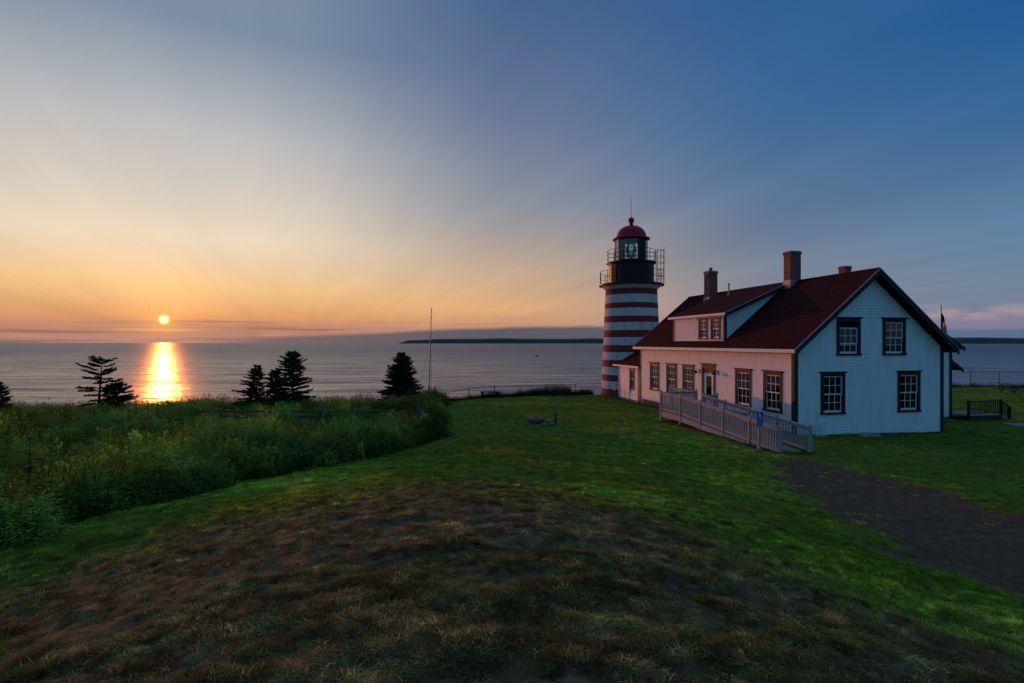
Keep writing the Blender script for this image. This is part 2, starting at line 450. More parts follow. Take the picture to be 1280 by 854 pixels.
def sdpoly(x, y, poly):
    """signed distance to a polygon, negative inside"""
    d = np.full(x.shape, 1e9); ins = np.zeros(x.shape, bool); n = len(poly)
    for i in range(n):
        ax, ay = poly[i]; bx, by = poly[(i + 1) % n]
        ex, ey = bx - ax, by - ay; wx, wy = x - ax, y - ay
        t = np.clip((wx * ex + wy * ey) / (ex * ex + ey * ey), 0, 1)
        d = np.minimum(d, np.hypot(wx - ex * t, wy - ey * t))
        cr = ((ay > y) != (by > y)) & (x < ex * (y - ay) / (ey if abs(ey) > 1e-9 else 1e-9) + ax)
        ins ^= cr
    return np.where(ins, -d, d)


CP = np.array([
    (0, 0, 2.30), (0, 2.65, 2.24), (0, 6.2, 1.92), (0, 10, 1.32), (0, 18.6, 0.58), (1.8, 24, 0.24), (0, 33, 0.0), (0, 41, -0.18), (-4.7, 38, -0.2),
    (6.8, 44, -0.28), (5, 32, 0.02), (-3.0, 3.2, 1.85), (3.9, 4.2, 1.35), (-5.56, 5.9, 1.2), (-3.55, 8.1, 1.4), (1.74, 7.4, 1.55), (3.1, 5.87, 1.4), (4.75, 5.07, 1.0),
    (7.08, 7.56, 0.42), (10.7, 11.4, 0.2), (10.1, 17.4, 0.12), (8.3, 16.4, 0.18), (6.4, 10.8, 0.45), (4, 14, 0.55),
    (11.9, 23, 0.03), (15.5, 23.6, -0.06), (19.4, 24.7, -0.15), (8.85, 37.2, -0.28), (8.0, 30, -0.02), (9.4, 43, -0.2), (24, 30, -0.27), (30, 26, -0.3), (46, 49.5, -0.35), (30, 46, -0.3), (20, 46, -0.3),
    (20, 12, 0.0), (30, 10, -0.1), (16, 3, 0.2), (16, 36, -0.3),
    (-7.36, 7.85, 0.9), (-7.3, 10.2, 0.75), (-6.6, 13.2, 0.5), (-5.25, 16.3, 0.3), (-3.5, 19.8, 0.12), (-2.85, 22.4, 0.06), (-4.85, 36, -0.25),
    (-15, 20, 0.0), (-25, 20, -0.05), (-15, 32, -0.30), (-28, 30, -0.38), (-40, 30, -0.4), (-12, 10, 0.55), (-20, 8, 0.5), (-40, 10, 0.3),
    (0, -8, 1.6), (-10, -6, 1.0), (10, -6, 0.9), (0, -30, 0.5), (-40, -30, 0.3), (40, -30, 0.2), (70, 20, -0.4), (-80, 0, 0.2), (70, 60, -0.5), (-80, 36, -0.8),
], float)


def tps_fit(P):
    n = len(P); d = np.hypot(P[:, None, 0] - P[None, :, 0], P[:, None, 1] - P[None, :, 1])
    K = np.where(d > 0, d * d * np.log(d + 1e-12), 0) + np.eye(n) * 0.4
    Q = np.c_[np.ones(n), P[:, :2]]
    A = np.block([[K, Q], [Q.T, np.zeros((3, 3))]])
    return np.linalg.solve(A, np.r_[P[:, 2], 0, 0, 0])


TW = tps_fit(CP)
EDGE_X = np.array([-400, -45, -20, -8, -4.5, -2, 4, 10, 25, 45, 400.]); EDGE_Y = np.array([40, 33.5, 34.5, 36.5, 39.5, 42.5, 45, 47, 50, 55, 75.])


def edge_y(x):
    return np.interp(x, EDGE_X, EDGE_Y) + (fbm(x * 0.12, x * 0 + 3.3, 3, 40) - 0.5) * 2.0


ROAD = [(7.9, 16.9), (7.0, 14.2), (6.2, 11.2), (6.5, 9), (7.08, 7.5), (9, 4.5), (16, -4), (40, -20), (46, -12), (20, 3.5), (13, 8.2), (11.0, 11.0), (10.7, 14), (10.3, 17.3), (9.3, 17.8)]
DRY = [(-5.6, 5.9), (-4.6, 7.2), (-3.55, 8.1), (-1.5, 9.8), (0, 10.0), (0.9, 9.2), (1.9, 7.6), (3.1, 5.9), (4.75, 5.0), (7, 3.4), (9, 0), (0, -8), (-9, -2), (-7.5, 3)]
FIELD = [(-70, -14), (-14, -3), (-9, 4), (-7.36, 7.85), (-7.3, 10.2), (-6.6, 13.2), (-5.25, 16.3), (-3.5, 19.8), (-2.85, 22.4), (-3.1, 26), (-4.0, 31), (-4.9, 36.5), (-6, 37.5), (-70, 36)]


def base_z(x, y):
    x = np.asarray(x, float); y = np.asarray(y, float); sh = x.shape
    cx = np.clip(x, -80, 75).ravel(); cy = np.clip(y, -40, 62).ravel()
    out = TW[-3] + TW[-2] * cx + TW[-1] * cy
    for i, (a, b, _) in enumerate(CP):
        d2 = (cx - a) ** 2 + (cy - b) ** 2
        out += TW[i] * np.where(d2 > 0, 0.5 * d2 * np.log(d2 + 1e-12), 0)
    return out.reshape(sh)


def masks(x, y):
    w = (fbm(x * 0.7, y * 0.7, 4, 3) - 0.5) * 2.6 + (fbm(x * 2.5, y * 2.5, 3, 5) - 0.5) * 1.2
    dry = sstep(sdpoly(x, y, DRY) + w * 1.1, 2.1, -2.0)
    road = sstep(sdpoly(x, y, ROAD) + w * 0.75, 0.75, -0.55)
    g = fbm(x * 0.9, y * 1.3, 4, 21)
    bare = dry * sstep(g + 0.05 * np.exp(-((x - 0.5) ** 2 / 4 + (y - 3.0) ** 2 / 0.8)), 0.69, 0.78)
    return dry, road, bare


def ground_z(x, y):
    x = np.asarray(x, float); y = np.asarray(y, float)
    z = base_z(x, y)
    s = y - edge_y(x)
    z = z - 17.5 * sstep(s, 0.0, 15.0) - 0.35 * sstep(s, -3.0, 1.0)
    near = np.exp(-(x * x + y * y) / 400.0)
    z = z + (fbm(x * 0.35, y * 0.35, 3, 11) - 0.5) * 0.16 * (1 - 0.6 * near)
    z = z + near * ((fbm(x * 1.3, y * 2.0, 3, 13) - 0.5) * 0.10 + (fbm(x * 3.2, y * 5.5, 3, 15) - 0.5) * 0.085 + (fbm(x * 9, y * 13, 2, 17) - 0.5) * 0.045)
    return z


def gz(x, y):
    return float(ground_z(np.array([x], float), np.array([y], float))[0])


def build_ground():
    a_in = np.radians(np.arange(-52, 52.01, 0.22)); a_out = np.radians(np.arange(54, 306.1, 3.0))
    ang = np.r_[a_in, a_out]                                   # measured from +Y towards +X
    rr = np.r_[np.exp(np.linspace(math.log(0.4), math.log(70), 400)), np.exp(np.linspace(math.log(75), math.log(420), 16))]
    A, RR = np.meshgrid(ang, rr)
    X, Y = RR * np.sin(A), RR * np.cos(A)
    Z = ground_z(X, Y)
    nr, na = X.shape
    vs = np.c_[X.ravel(), Y.ravel(), Z.ravel()]
    i = np.arange(nr - 1)[:, None] * na; j = np.arange(na)[None, :]; j2 = (j + 1) % na
    q = np.stack([i + j, i + j2, i + na + j2, i + na + j], -1).reshape(-1, 4)[:, ::-1]
    me = bpy.data.meshes.new('ground')
    c0 = np.array([[0, 0, gz(0, 0)]]); vs = np.r_[vs, c0]; ci = len(vs) - 1
    tri = np.stack([np.full(na, ci), np.arange(na), (np.arange(na) + 1) % na], -1)[:, ::-1]
    me.from_pydata(vs.tolist(), [], q.tolist() + tri.tolist())
    me.polygons.foreach_set('use_smooth', [True] * len(me.polygons))
    dry, road, bare = masks(vs[:, 0], vs[:, 1])
    cliff = sstep(vs[:, 1] - edge_y(vs[:, 0]), 1.0, 6.0)
    for nm, d in (('dry', dry), ('road', road), ('bare', bare), ('cliff', cliff)):
        me.attributes.new(nm, 'FLOAT', 'POINT').data.foreach_set('value', d.astype(np.float32))
    m, T, p = mat_base('ground_turf')
    tc = T.n('ShaderNodeTexCoord'); co = tc.outputs['Object']

    def at(nm):
        return T.n('ShaderNodeAttribute', attribute_name=nm).outputs['Fac']
    n1 = T.noise(co, 0.5, 6, 0.6); n2 = T.noise(co, 6, 6, 0.65); n3 = T.noise(co, 38, 4, 0.6)
    green = T.mix(T.ss(n1, 0.35, 0.68), (0.085, 0.155, 0.022), (0.135, 0.195, 0.030))
    green = T.mix(T.m('MULTIPLY', T.ss(n2, 0.45, 0.75), 0.5), green, (0.105, 0.095, 0.030))
    brown = T.mix(T.ss(n2, 0.35, 0.65), (0.120, 0.088, 0.045), (0.215, 0.150, 0.076))
    brown = T.mix(T.m('MULTIPLY', T.ss(n1, 0.5, 0.7), 0.6), brown, (0.150, 0.125, 0.046))
    soil = T.mix(T.ss(n3, 0.4, 0.62), (0.060, 0.047, 0.036), (0.110, 0.090, 0.074))
    dirt = T.mix(T.ss(n2, 0.3, 0.7), (0.090, 0.054, 0.034), (0.165, 0.100, 0.064))
    dirt = T.mix(T.m('MULTIPLY', T.ss(n3, 0.45, 0.7), 0.5), dirt, (0.17, 0.125, 0.10))
    rock = T.mix(T.ss(n2, 0.35, 0.65), (0.05, 0.045, 0.04), (0.13, 0.12, 0.11))
    c = T.mix(T.ss(T.m('ADD', at('dry'), T.m('MULTIPLY', T.m('SUBTRACT', n2, 0.5), 0.5)), 0.25, 0.75), green, brown)
    c = T.mix(T.ss(T.m('ADD', at('bare'), T.m('MULTIPLY', T.m('SUBTRACT', n3, 0.5), 0.6)), 0.3, 0.7), c, soil)
    c = T.mix(T.ss(T.m('ADD', at('road'), T.m('MULTIPLY', T.m('SUBTRACT', n2, 0.5), 0.8)), 0.3, 0.7), c, dirt)
    c = T.mix(at('cliff'), c, rock)
    T.put(p.inputs['Base Color'], c); p.inputs['Roughness'].default_value = 1.0; p.inputs['Specular IOR Level'].default_value = 0.05
    bumped(T, p, T.m('ADD', n2, T.m('MULTIPLY', n3, 0.5)), 0.8, 0.05)
    me.materials.append(m)
    o = link('ground', me); kind(o, 'structure')
    return o


build_ground()


def build_sea():
    SEA = CAMZ - 17.0
    rr = np.exp(np.linspace(math.log(20), math.log(60000), 60)); ang = np.radians(np.arange(0, 360, 4.0))
    A, RR = np.meshgrid(ang, rr); X, Y = RR * np.sin(A), RR * np.cos(A); nr, na = X.shape
    vs = np.c_[X.ravel(), Y.ravel(), np.full(X.size, SEA)]
    i = np.arange(nr - 1)[:, None] * na; j = np.arange(na)[None, :]; j2 = (j + 1) % na
    q = np.stack([i + j, i + j2, i + na + j2, i + na + j], -1).reshape(-1, 4)[:, ::-1]
    me = bpy.data.meshes.new('sea'); me.from_pydata(vs.tolist(), [], q.tolist())
    m, T, p = mat_base('sea_water')
    tc = T.n('ShaderNodeTexCoord'); co = tc.outputs['Object']

    def mp(sx, sy, rz=0):
        a = T.n('ShaderNodeMapping'); T.put(a.inputs[0], co); a.inputs['Scale'].default_value = (sx, sy, 1); a.inputs['Rotation'].default_value = (0, 0, rz)
        return a.outputs[0]
    w1 = T.noise(mp(0.035, 0.11, 0.1), 1, 5, 0.6, 0.4)          # swell
    w2 = T.noise(mp(0.25, 0.6, -0.15), 1, 4, 0.6)               # chop
    w3 = T.noise(mp(0.004, 0.016, 0.05), 1, 4, 0.55, 0.6)       # slicks
    hgt = T.m('ADD', T.m('MULTIPLY', w1, 2.2), T.m('MULTIPLY', w2, 0.9))
    p.inputs['Base Color'].default_value = (0.042, 0.055, 0.062, 1)
    T.put(p.inputs['Roughness'], T.mr(w3, 0.35, 0.65, 0.46, 0.54)); p.inputs['IOR'].default_value = 2.2
    b = T.n('ShaderNodeBump'); T.put(b.inputs['Strength'], T.mr(w3, 0.35, 0.65, 0.35, 0.7)); b.inputs['Distance'].default_value = 1.0; T.put(b.inputs['Height'], hgt)
    sp_ = T.n('ShaderNodeSeparateXYZ'); T.put(sp_.inputs[0], co)
    off_ = T.ss(T.m('ADD', sp_.outputs[1], T.m('MULTIPLY', w3, 260.0)), 250.0, 1300.0)      # open water is rougher than the lee of the cliff
    T.put(b.inputs['Strength'], T.m('ADD', T.mr(w3, 0.35, 0.65, 0.45, 0.75), T.m('MULTIPLY', off_, 0.3)))
    T.put(p.inputs['Specular IOR Level'], T.mr(off_, 0.0, 1.0, 0.62, 0.42))
    w4 = T.noise(mp(0.035, 0.42, 0.06), 1, 4, 0.6, 0.3); w5 = T.noise(mp(0.009, 0.07, -0.03), 1, 3, 0.55, 0.4)          # cat's paws: rough and glassy bands side by side
    gls = T.m('MULTIPLY', T.ss(T.m('ADD', T.m('MULTIPLY', w4, 0.6), T.m('MULTIPLY', w5, 0.4)), 0.44, 0.53), T.mr(off_, 0.0, 1.0, 1.0, 0.55))
    T.put(p.inputs['Roughness'], T.mr(gls, 0.0, 1.0, 0.52, 0.25))
    T.put(p.inputs['Normal'], b.outputs[0])
    me.materials.append(m)
    kind(link('sea', me), 'structure')


build_sea()


def build_island():
    """the long flat topped island far out, about 12 km away"""
    SEA = CAMZ - 17.0
    n = 260; az = np.radians(np.linspace(-11.7, 62, n)); D = 12000.0
    mb = MB(); hgt = []
    for k, a in enumerate(az):
        d = math.degrees(a)
        t = min(1, (d + 11.7) / 6.0)
        h = 62 + 50 * t ** 0.6 + 26 * float(fbm(np.array([d * 0.25]), np.array([1.0]), 4, 50)[0] - 0.5) * 2
        h *= min(1, 0.25 + (k / n) * 60)
        hgt.append(h)
    for k in range(n):
        a, h = az[k], hgt[k]
        for dd, f in ((0, 0.0), (120, 0.7), (500, 0.92), (1400, 1.0), (5000, 0.9), (6000, 0.0)):
            mb.v.append(((D + dd) * math.sin(a), (D + dd) * math.cos(a), SEA - 3 + (h + 3) * f))
    for k in range(n - 1):
        for j in range(5):
            mb.f.append((k * 6 + j, k * 6 + j + 1, (k + 1) * 6 + j + 1, (k + 1) * 6 + j))
    mb.f.append(tuple(range(6))); mb.f.append(tuple(range((n - 1) * 6, n * 6))[::-1])
    m, T, p = mat_base('far_forest'); tc = T.n('ShaderNodeTexCoord')
    T.put(p.inputs['Base Color'], T.mix(T.noise(tc.outputs['Object'], 0.004, 6), (0.035, 0.045, 0.04), (0.08, 0.085, 0.08))); p.inputs['Roughness'].default_value = 1
    kind(mb.build('island', m), 'structure')


build_island()

# ------------------------------------------------------------------ the keeper's house
HO = Vector((11.89, 23.0, 0.0)); HA = math.atan2(0.2163, 0.9763)
UX, UY = math.cos(HA), math.sin(HA)


def hw(x, v):                                   # house coordinates to world x, y
    return HO.x + UX * x - UY * v, HO.y + UY * x + UX * v


def v_of(px, x=0.0):                            # position along the long wall seen at column px
    r = (px - 640) / F
    return (HO.x + UX * x - r * (HO.y + UY * x)) / (UY + r * UX)


GW, GL = 7.73, 14.5                             # gable width, length
EZ, RZ = 3.63, 7.09                             # eave edge and ridge heights (top of the roof)
RX = GW / 2; OV, OG = 0.35, 0.45                # eave and gable overhang
SL = (RZ - EZ) / (RX + OV)
house = thing('keepers_house', 'white clapboard house with dark red roof and brown trim beside the lighthouse', 'house', (HO.x, HO.y, 0), HA)

COURSE = 0.125


def clap(mb, frame, a0, a1, z0, z1, holes=(), clip=None):
    """courses of clapboard; frame maps (along, out, z) to house coordinates"""
    z = z0
    while z < z1 - 1e-3:
        zt = min(z + COURSE, z1); zm = (z + zt) / 2
        lo, hi = a0, a1
        if clip:
            lo, hi = clip(zm, a0, a1)
        if hi - lo > 0.02:
            segs = [(lo, hi)]
            for (h0, h1, b, t) in holes:
                if b < zm < t:
                    ns = []
                    for s0, s1 in segs:
                        if h1 <= s0 or h0 >= s1: ns.append((s0, s1)); continue
                        if h0 > s0: ns.append((s0, h0))
                        if h1 < s1: ns.append((h1, s1))
                    segs = ns
            for s0, s1 in segs:
                w = random.uniform(-0.0015, 0.0015)
                b = [frame(s0, 0.031 + w, z), frame(s1, 0.031 + w, z), frame(s1, -0.10, z), frame(s0, -0.10, z)]
                t = [frame(s0, 0.002 + w, zt), frame(s1, 0.002 + w, zt), frame(s1, -0.10, zt), frame(s0, -0.10, zt)]
                mb.hexa(b, t)
        z = zt


fr_gable = lambda a, o, z: (a, -o, z)                   # faces -y
fr_long = lambda a, o, z: (-o, a, z)                    # faces -x
# window meshes, in their own frame: x to the right, -y outwards, z up, origin at the middle of the outer sill edge


def window_set(ow, oh, cas=0.13, sill=0.08, head=0.2, cols=3, rows=2, six=True, sash_drop=0.0):
    """meshes of a double hung window of outer size ow x oh"""
    hw_ = ow / 2; iw = hw_ - cas; z0, z1 = sill, oh - head
    c = MB()
    c.box(-hw_, -iw, -0.055, 0.12, sill, z1); c.box(iw, hw_, -0.055, 0.12, sill, z1)
    c.box(-hw_, hw_, -0.058, 0.12, z1, oh - 0.05); c.box(-hw_ - 0.07, hw_ + 0.07, -0.11, 0.10, oh - 0.05, oh)
    c.box(-hw_ - 0.02, hw_ + 0.02, -0.09, 0.12, 0, sill)
    s = MB(); g = MB(); mid = (z0 + z1) / 2 - 0.0
    for k, (a, b, y) in enumerate(((z0, mid + 0.02, 0.03), (mid - 0.02, z1, -0.005))):
        if k == 1: a -= sash_drop; b -= sash_drop
        fw = 0.045; bot = 0.085 if k == 0 else 0.045
        s.box(-iw, -iw + fw, y, y + 0.035, a, b); s.box(iw - fw, iw, y, y + 0.035, a, b)
        s.box(-iw + fw, iw - fw, y, y + 0.035, a, a + bot); s.box(-iw + fw, iw - fw, y, y + 0.035, b - 0.045, b)
        gx0, gx1, gz0, gz1 = -iw + fw, iw - fw, a + bot, b - 0.045
        for i in range(1, cols):
            xx = gx0 + (gx1 - gx0) * i / cols; s.box(xx - 0.011, xx + 0.011, y + 0.004, y + 0.028, gz0, gz1)
        for i in range(1, rows):
            zz = gz0 + (gz1 - gz0) * i / rows; s.box(gx0, gx1, y + 0.003, y + 0.029, zz - 0.011, zz + 0.011)
        g.box(gx0, gx1, y + 0.014, y + 0.018, gz0, gz1)
    return dict(window=c.mesh('window', MT['trim']), sash=s.mesh('sash', MT['sash']), pane=g.mesh('pane', MT['glass']), iw=iw, z0=z0, z1=z1)


def put_window(parent, ws, loc, rz, shade=None, mat='shade'):
    o = link('window', ws['window'], parent, loc, (0, 0, rz))
    link('sash', ws['sash'], o); link('pane', ws['pane'], o)
    if shade:
        f = shade; z1 = ws['z1']; z0 = z1 - (z1 - ws['z0']) * f
        mb = MB(); n = 14; iw = ws['iw'] - 0.01
        for i in range(n):                           # gently pleated cloth
            xa, xb = -iw + 2 * iw * i / n, -iw + 2 * iw * (i + 1) / n
            ya, yb = 0.10 + 0.012 * (i % 2), 0.10 + 0.012 * ((i + 1) % 2)
            mb.hexa([(xa, ya, z0), (xb, yb, z0), (xb, yb + 0.004, z0), (xa, ya + 0.004, z0)], [(xa, ya, z1), (xb, yb, z1), (xb, yb + 0.004, z1), (xa, ya + 0.004, z1)])
        mb.build('shade', MT[mat], o)
    return o


OW, ZS, ZH = 1.22, 0.83, 2.67                       # ground floor windows: outer width, sill and head heights
WIN = window_set(OW, ZH - ZS)
WINU = window_set(1.22, 1.66)
WINU_DROP = window_set(1.22, 1.66, sash_drop=0.26)

# ---- gable wall (towards the camera)
gable_lower = [1.88, 5.85]; gable_upper = [2.675, 5.055]
ZB = 0.12
holes = [(c - OW / 2 + 0.06, c + OW / 2 - 0.06, ZS + 0.03, ZH - 0.1) for c in gable_lower] + [(c - 0.55, c + 0.55, 3.38, 4.92) for c in gable_upper]


def gclip(z, a0, a1):
    lim = (z + 0.12 - EZ) / SL - OV
    return max(a0, lim), min(a1, GW - lim)


mb = MB(); clap(mb, fr_gable, 0, GW, ZB - 0.23, RZ - 0.2, holes, gclip); mb.build('gable_wall', MT['white'], house)
for i, c in enumerate(gable_lower):
    put_window(house, WIN, (c, -0.0, ZS), 0, 0.35 if i else None)
for i, c in enumerate(gable_upper):
    put_window(house, WINU if i else WINU_DROP, (c, 0, 3.35), 0, 0.0)
# ---- long wall (towards the sun)
lwin = [(v_of(a) + v_of(b)) / 2 for a, b in ((812.8, 824.4), (833.4, 846.5), (853.4, 868.4), (919, 940.3), (954.5, 979))]
vdoor = v_of(886)
holes = [(c - OW / 2 + 0.06, c + OW / 2 - 0.06, ZS + 0.03, ZH - 0.1) for c in lwin] + [(vdoor - 0.5, vdoor + 0.5, 0.5, 2.62)]
mb = MB(); clap(mb, fr_long, 0.10, GL, ZB, EZ + 0.12, holes); mb.build('long_wall', MT['white'], house)
for c, sh, mt in zip(lwin, (0.55, 0.5, 0.45, 1.0, None), ('curtain', 'curtain', 'curtain', 'shade', None)):
    put_window(house, WIN, (0, c, ZS), -math.pi / 2, sh, mt or 'shade')
# door with a glass panel
mb = MB(); w = 0.62
mb.box(-w, -w + 0.13, -0.055, 0.12, 0.45, 2.52); mb.box(w - 0.13, w, -0.055, 0.12, 0.45, 2.52)
mb.box(-w, w, -0.058, 0.12, 2.52, 2.74); mb.box(-w - 0.07, w + 0.07, -0.11, 0.1, 2.74, 2.80)
mb.box(-w + 0.13, w - 0.13, -0.02, 0.06, 2.30, 2.52)
dr = mb.build('door_frame', MT['trim'], house, loc=(0, vdoor, 0), rot=(0, 0, -math.pi / 2))
mb = MB(); a = w - 0.13
mb.box(-a, -0.27, 0, 0.045, 0.56, 2.30); mb.box(0.27, a, 0, 0.045, 0.56, 2.30); mb.box(-0.27, 0.27, 0, 0.045, 0.56, 1.02); mb.box(-0.27, 0.27, 0, 0.045, 2.12, 2.30)
dd = mb.build('door', MT['door'], house, loc=(0, vdoor, 0), rot=(0, 0, -math.pi / 2))
MB().box(-0.27, 0.27, 0.02, 0.026, 1.02, 2.12).build('pane', MT['glass'], dd)
MB().box(-0.25, 0.25, 0.06, 0.065, 1.45, 2.12).build('curtain', MT['curtain'], dd)
MB().tube((0.38, -0.05, 1.5), (0.38, 0, 1.5), 0.03, n=10).build('handle', MT['brass'], dd)
# other two walls (away from the camera)
mb = MB(); clap(mb, lambda a, o, z: (GW + o, a, z), 0.10, GL, ZB, EZ + 0.12); mb.build('rear_wall', MT['white'], house)
mb = MB(); clap(mb, lambda a, o, z: (a, GL + o, z), 0, GW, ZB, RZ - 0.2, (), gclip); mb.build('far_gable_wall', MT['white'], house)
# foundation, corner boards, frieze, water table
MB().box(0.012, GW - 0.012, 0.012, GL - 0.012, -0.9, ZB).build('foundation', MT['found'], house)
for (x0, x1, y0, y1) in ((-0.032, 0.15, -0.034, -0.004), (-0.034, -0.004, -0.004, 0.15), (GW - 0.15, GW + 0.032, -0.034, -0.004), (GW + 0.004, GW + 0.034, -0.004, 0.15), (-0.034, -0.004, GL - 0.15, GL + 0.03)):
    MB().box(x0, x1, y0, y1, ZB - (0.24 if y0 < 1 else 0.02), EZ + 0.06).build('corner_board', MT['trim'], house)
MB().box(-0.045, -0.002, 0.16, GL - 0.16, EZ - 0.12, EZ + 0.10).build('frieze', MT['trim'], house)
MB().box(0.6, GW - 0.6, 0.6, GL - 0.6, 0.0, 3.3).box(1.4, GW - 1.4, 0.6, GL - 0.6, 3.35, 5.1).build('interior', MT['dark'], house)
# ---- roof: two slabs, rake boards and drip edge
TH = 0.13; y0, y1 = -OG, GL + OG


def slab(mb, xe, ze, xr, zr, ya, yb, th):
    mb.hexa([(xe, ya, ze - th), (xr, ya, zr - th), (xr, yb, zr - th), (xe, yb, ze - th)], [(xe, ya, ze), (xr, ya, zr), (xr, yb, zr), (xe, yb, ze)])


mb = MB(); slab(mb, -OV, EZ, RX, RZ, y0, y1, TH); slab(mb, GW + OV, EZ, RX, RZ, y0, y1, TH)
roof = mb.build('roof', MT['roof'], house)
for sgn, xe in ((1, -OV), (-1, GW + OV)):
    for yy in (y0 - 0.03, y1 + 0.002):
        mb = MB(); slab(mb, xe, EZ - 0.035, RX, RZ - 0.035, yy, yy + 0.028, 0.24); mb.build('rake_board', MT['trim'], roof)
        mb = MB(); slab(mb, xe, EZ + 0.012, RX, RZ + 0.012, yy - 0.012, yy + 0.04, 0.045); mb.build('drip_edge', MT['lead'], roof)
    mb = MB(); xo = xe - 0.03 * sgn
    mb.box(min(xe, xo), max(xe, xo), y0 + 0.0, y1, EZ - 0.16, EZ - 0.005); mb.build('fascia', MT['white'], roof)
    mb = MB(); x2 = 0.0 if sgn > 0 else GW
    mb.box(min(xe + 0.002 * sgn, x2), max(xe + 0.002 * sgn, x2), y0, y1, EZ - 0.165, EZ - 0.14); mb.build('soffit', MT['trim'], roof)
MB().tube((RX, y0, RZ + 0.0), (RX, y1, RZ + 0.0), 0.045, n=8).build('ridge_cap', MT['roof'], roof)
# frieze boards that follow the gable under the eaves
for sgn in (1, -1):
    xe = 0.0 if sgn > 0 else GW; ze = EZ + SL * OV - TH
    mb = MB(); slab(mb, xe, ze, RX, ze + SL * RX, -0.04, -0.003, 0.16); mb.build('frieze', MT['trim'], house)

# ---- shed dormer
DX = 0.12; DA, DB = 5.1, 10.25; DZ = 5.42; DO = 0.16
dsl = (RZ + 0.02 - DZ) / (RX - (DX - DO))
rz_at = lambda x: EZ + SL * (x + OV)
dr_at = lambda x: DZ + dsl * (x - (DX - DO))
DW = window_set(0.86, 1.16, 0.10, 0.06, 0.12, 2, 2)
dwin = [(v_of(874, DX) + v_of(884.7, DX)) / 2, (v_of(889, DX) + v_of(901, DX)) / 2]
zb = rz_at(DX) + 0.03
holes = [(c - 0.36, c + 0.36, zb + 0.05, zb + 1.12) for c in dwin]
mb = MB(); clap(mb, lambda a, o, z: (DX - o, a, z), DA, DB, zb - 0.05, dr_at(DX) - 0.1, holes)
dw = mb.build('dormer_wall', MT['white'], house)
for c in dwin:
    put_window(house, DW, (DX, c, zb + 0.03), -math.pi / 2, 0.5, 'curtain')
for a, s in ((DA, -1), (DB, 1)):                         # cheeks
    mb = MB(); z = zb
    fr = (lambda p, o, zz, a=a, s=s: (p, a + s * o, zz))

    def cclip(zm, a0, a1):
        right = (zm - EZ) / SL - OV + 0.02               # main roof passes the course here
        left = max(a0, (zm + 0.14 - DZ) / dsl + DX - DO)
        return left, right
    clap(mb, fr, DX, RX, zb - 0.05, RZ - 0.1, (), cclip)
    mb.build('dormer_cheek', MT['white'], house)
    MB().box(DX - 0.035, DX + 0.10, min(a, a + s * 0.035), max(a, a + s * 0.035), zb - 0.06, dr_at(DX) - 0.1).build('corner_board', MT['trim'], house)
MB().box(DX - 0.04, DX - 0.002, DA + 0.04, DB - 0.04, dr_at(DX) - 0.22, dr_at(DX) - 0.10).build('frieze', MT['trim'], house)
for a, b in ((DA - 0.03, DA + 0.10), (DB - 0.10, DB + 0.03)):
    MB().box(DX - 0.04, DX - 0.004, a, b, zb - 0.06, dr_at(DX) - 0.22).build('corner_board', MT['trim'], house)
MB().box(0.7, 2.4, DA + 0.3, DB - 0.3, 4.6, 5.5).build('interior', MT['dark'], house)
mb = MB(); slab(mb, DX - DO, DZ, RX, RZ + 0.02, DA - 0.25, DB + 0.4, 0.1)
dr = mb.build('dormer_roof', MT['roof'], house)
MB().box(DX - DO - 0.028, DX - DO - 0.001, DA - 0.26, DB + 0.41, DZ - 0.12, DZ + 0.012).build('fascia', MT['white'], dr)
mb = MB(); slab(mb, DX - DO, DZ - 0.02, RX, RZ - 0.0, DA - 0.278, DA - 0.252, 0.17); mb.build('rake_board', MT['trim'], dr)
mb = MB(); slab(mb, DX - DO, DZ + 0.014, RX, RZ + 0.034, DA - 0.29, DA - 0.22, 0.03); mb.build('drip_edge', MT['lead'], dr)

# ---- chimneys and pipe


def chimney(x, v, sx, sv, zbase, ztop, pots=False):
    mb = MB(); hx, hv = sx / 2, sv / 2
    mb.box(x - hx, x + hx, v - hv, v + hv, zbase, ztop - 0.16)
    mb.box(x - hx - 0.035, x + hx + 0.035, v - hv - 0.035, v + hv + 0.035, ztop - 0.16, ztop - 0.06)
    o = mb.build('chimney', MT['brick'], house)
    MB().box(x - hx - 0.015, x + hx + 0.015, v - hv - 0.015, v + hv + 0.015, ztop - 0.06, ztop).build('cap', MT['concrete'], o)
    mb = MB(); f = 0.03; zs = rz_at(min(x, RX)) if x <= RX + 0.3 else zbase
    if zs - 0.35 > zbase:
        mb.box(x - hx - f, x + hx + f, v - hv - f, v + hv + f, zs - 0.32, zs + 0.16); mb.build('flashing', MT['lead'], o)
    if pots:
        MB().tube((x, v, ztop), (x, v, ztop + 0.22), 0.11, 0.10, 12).build('flue', MT['found'], o)
    return o


chimney(3.72, 4.62, 0.62, 0.50, 6.2, 8.62)
chimney(3.3, 11.35, 0.62, 0.52, 6.0, 8.45, True)
mb = MB(); mb.tube((3.0, 9.0, 6.5), (3.0, 9.0, 7.35), 0.045, n=10); mb.tube((3.0, 9.0, 7.35), (3.0, 9.0, 7.45), 0.075, 0.02, 10)
vp = mb.build('vent_pipe', MT['lead'], house); MB().tube((3.0, 9.0, 6.5), (3.0, 9.0, 6.85), 0.11, 0.06, 10).build('flashing', MT['lead'], vp)

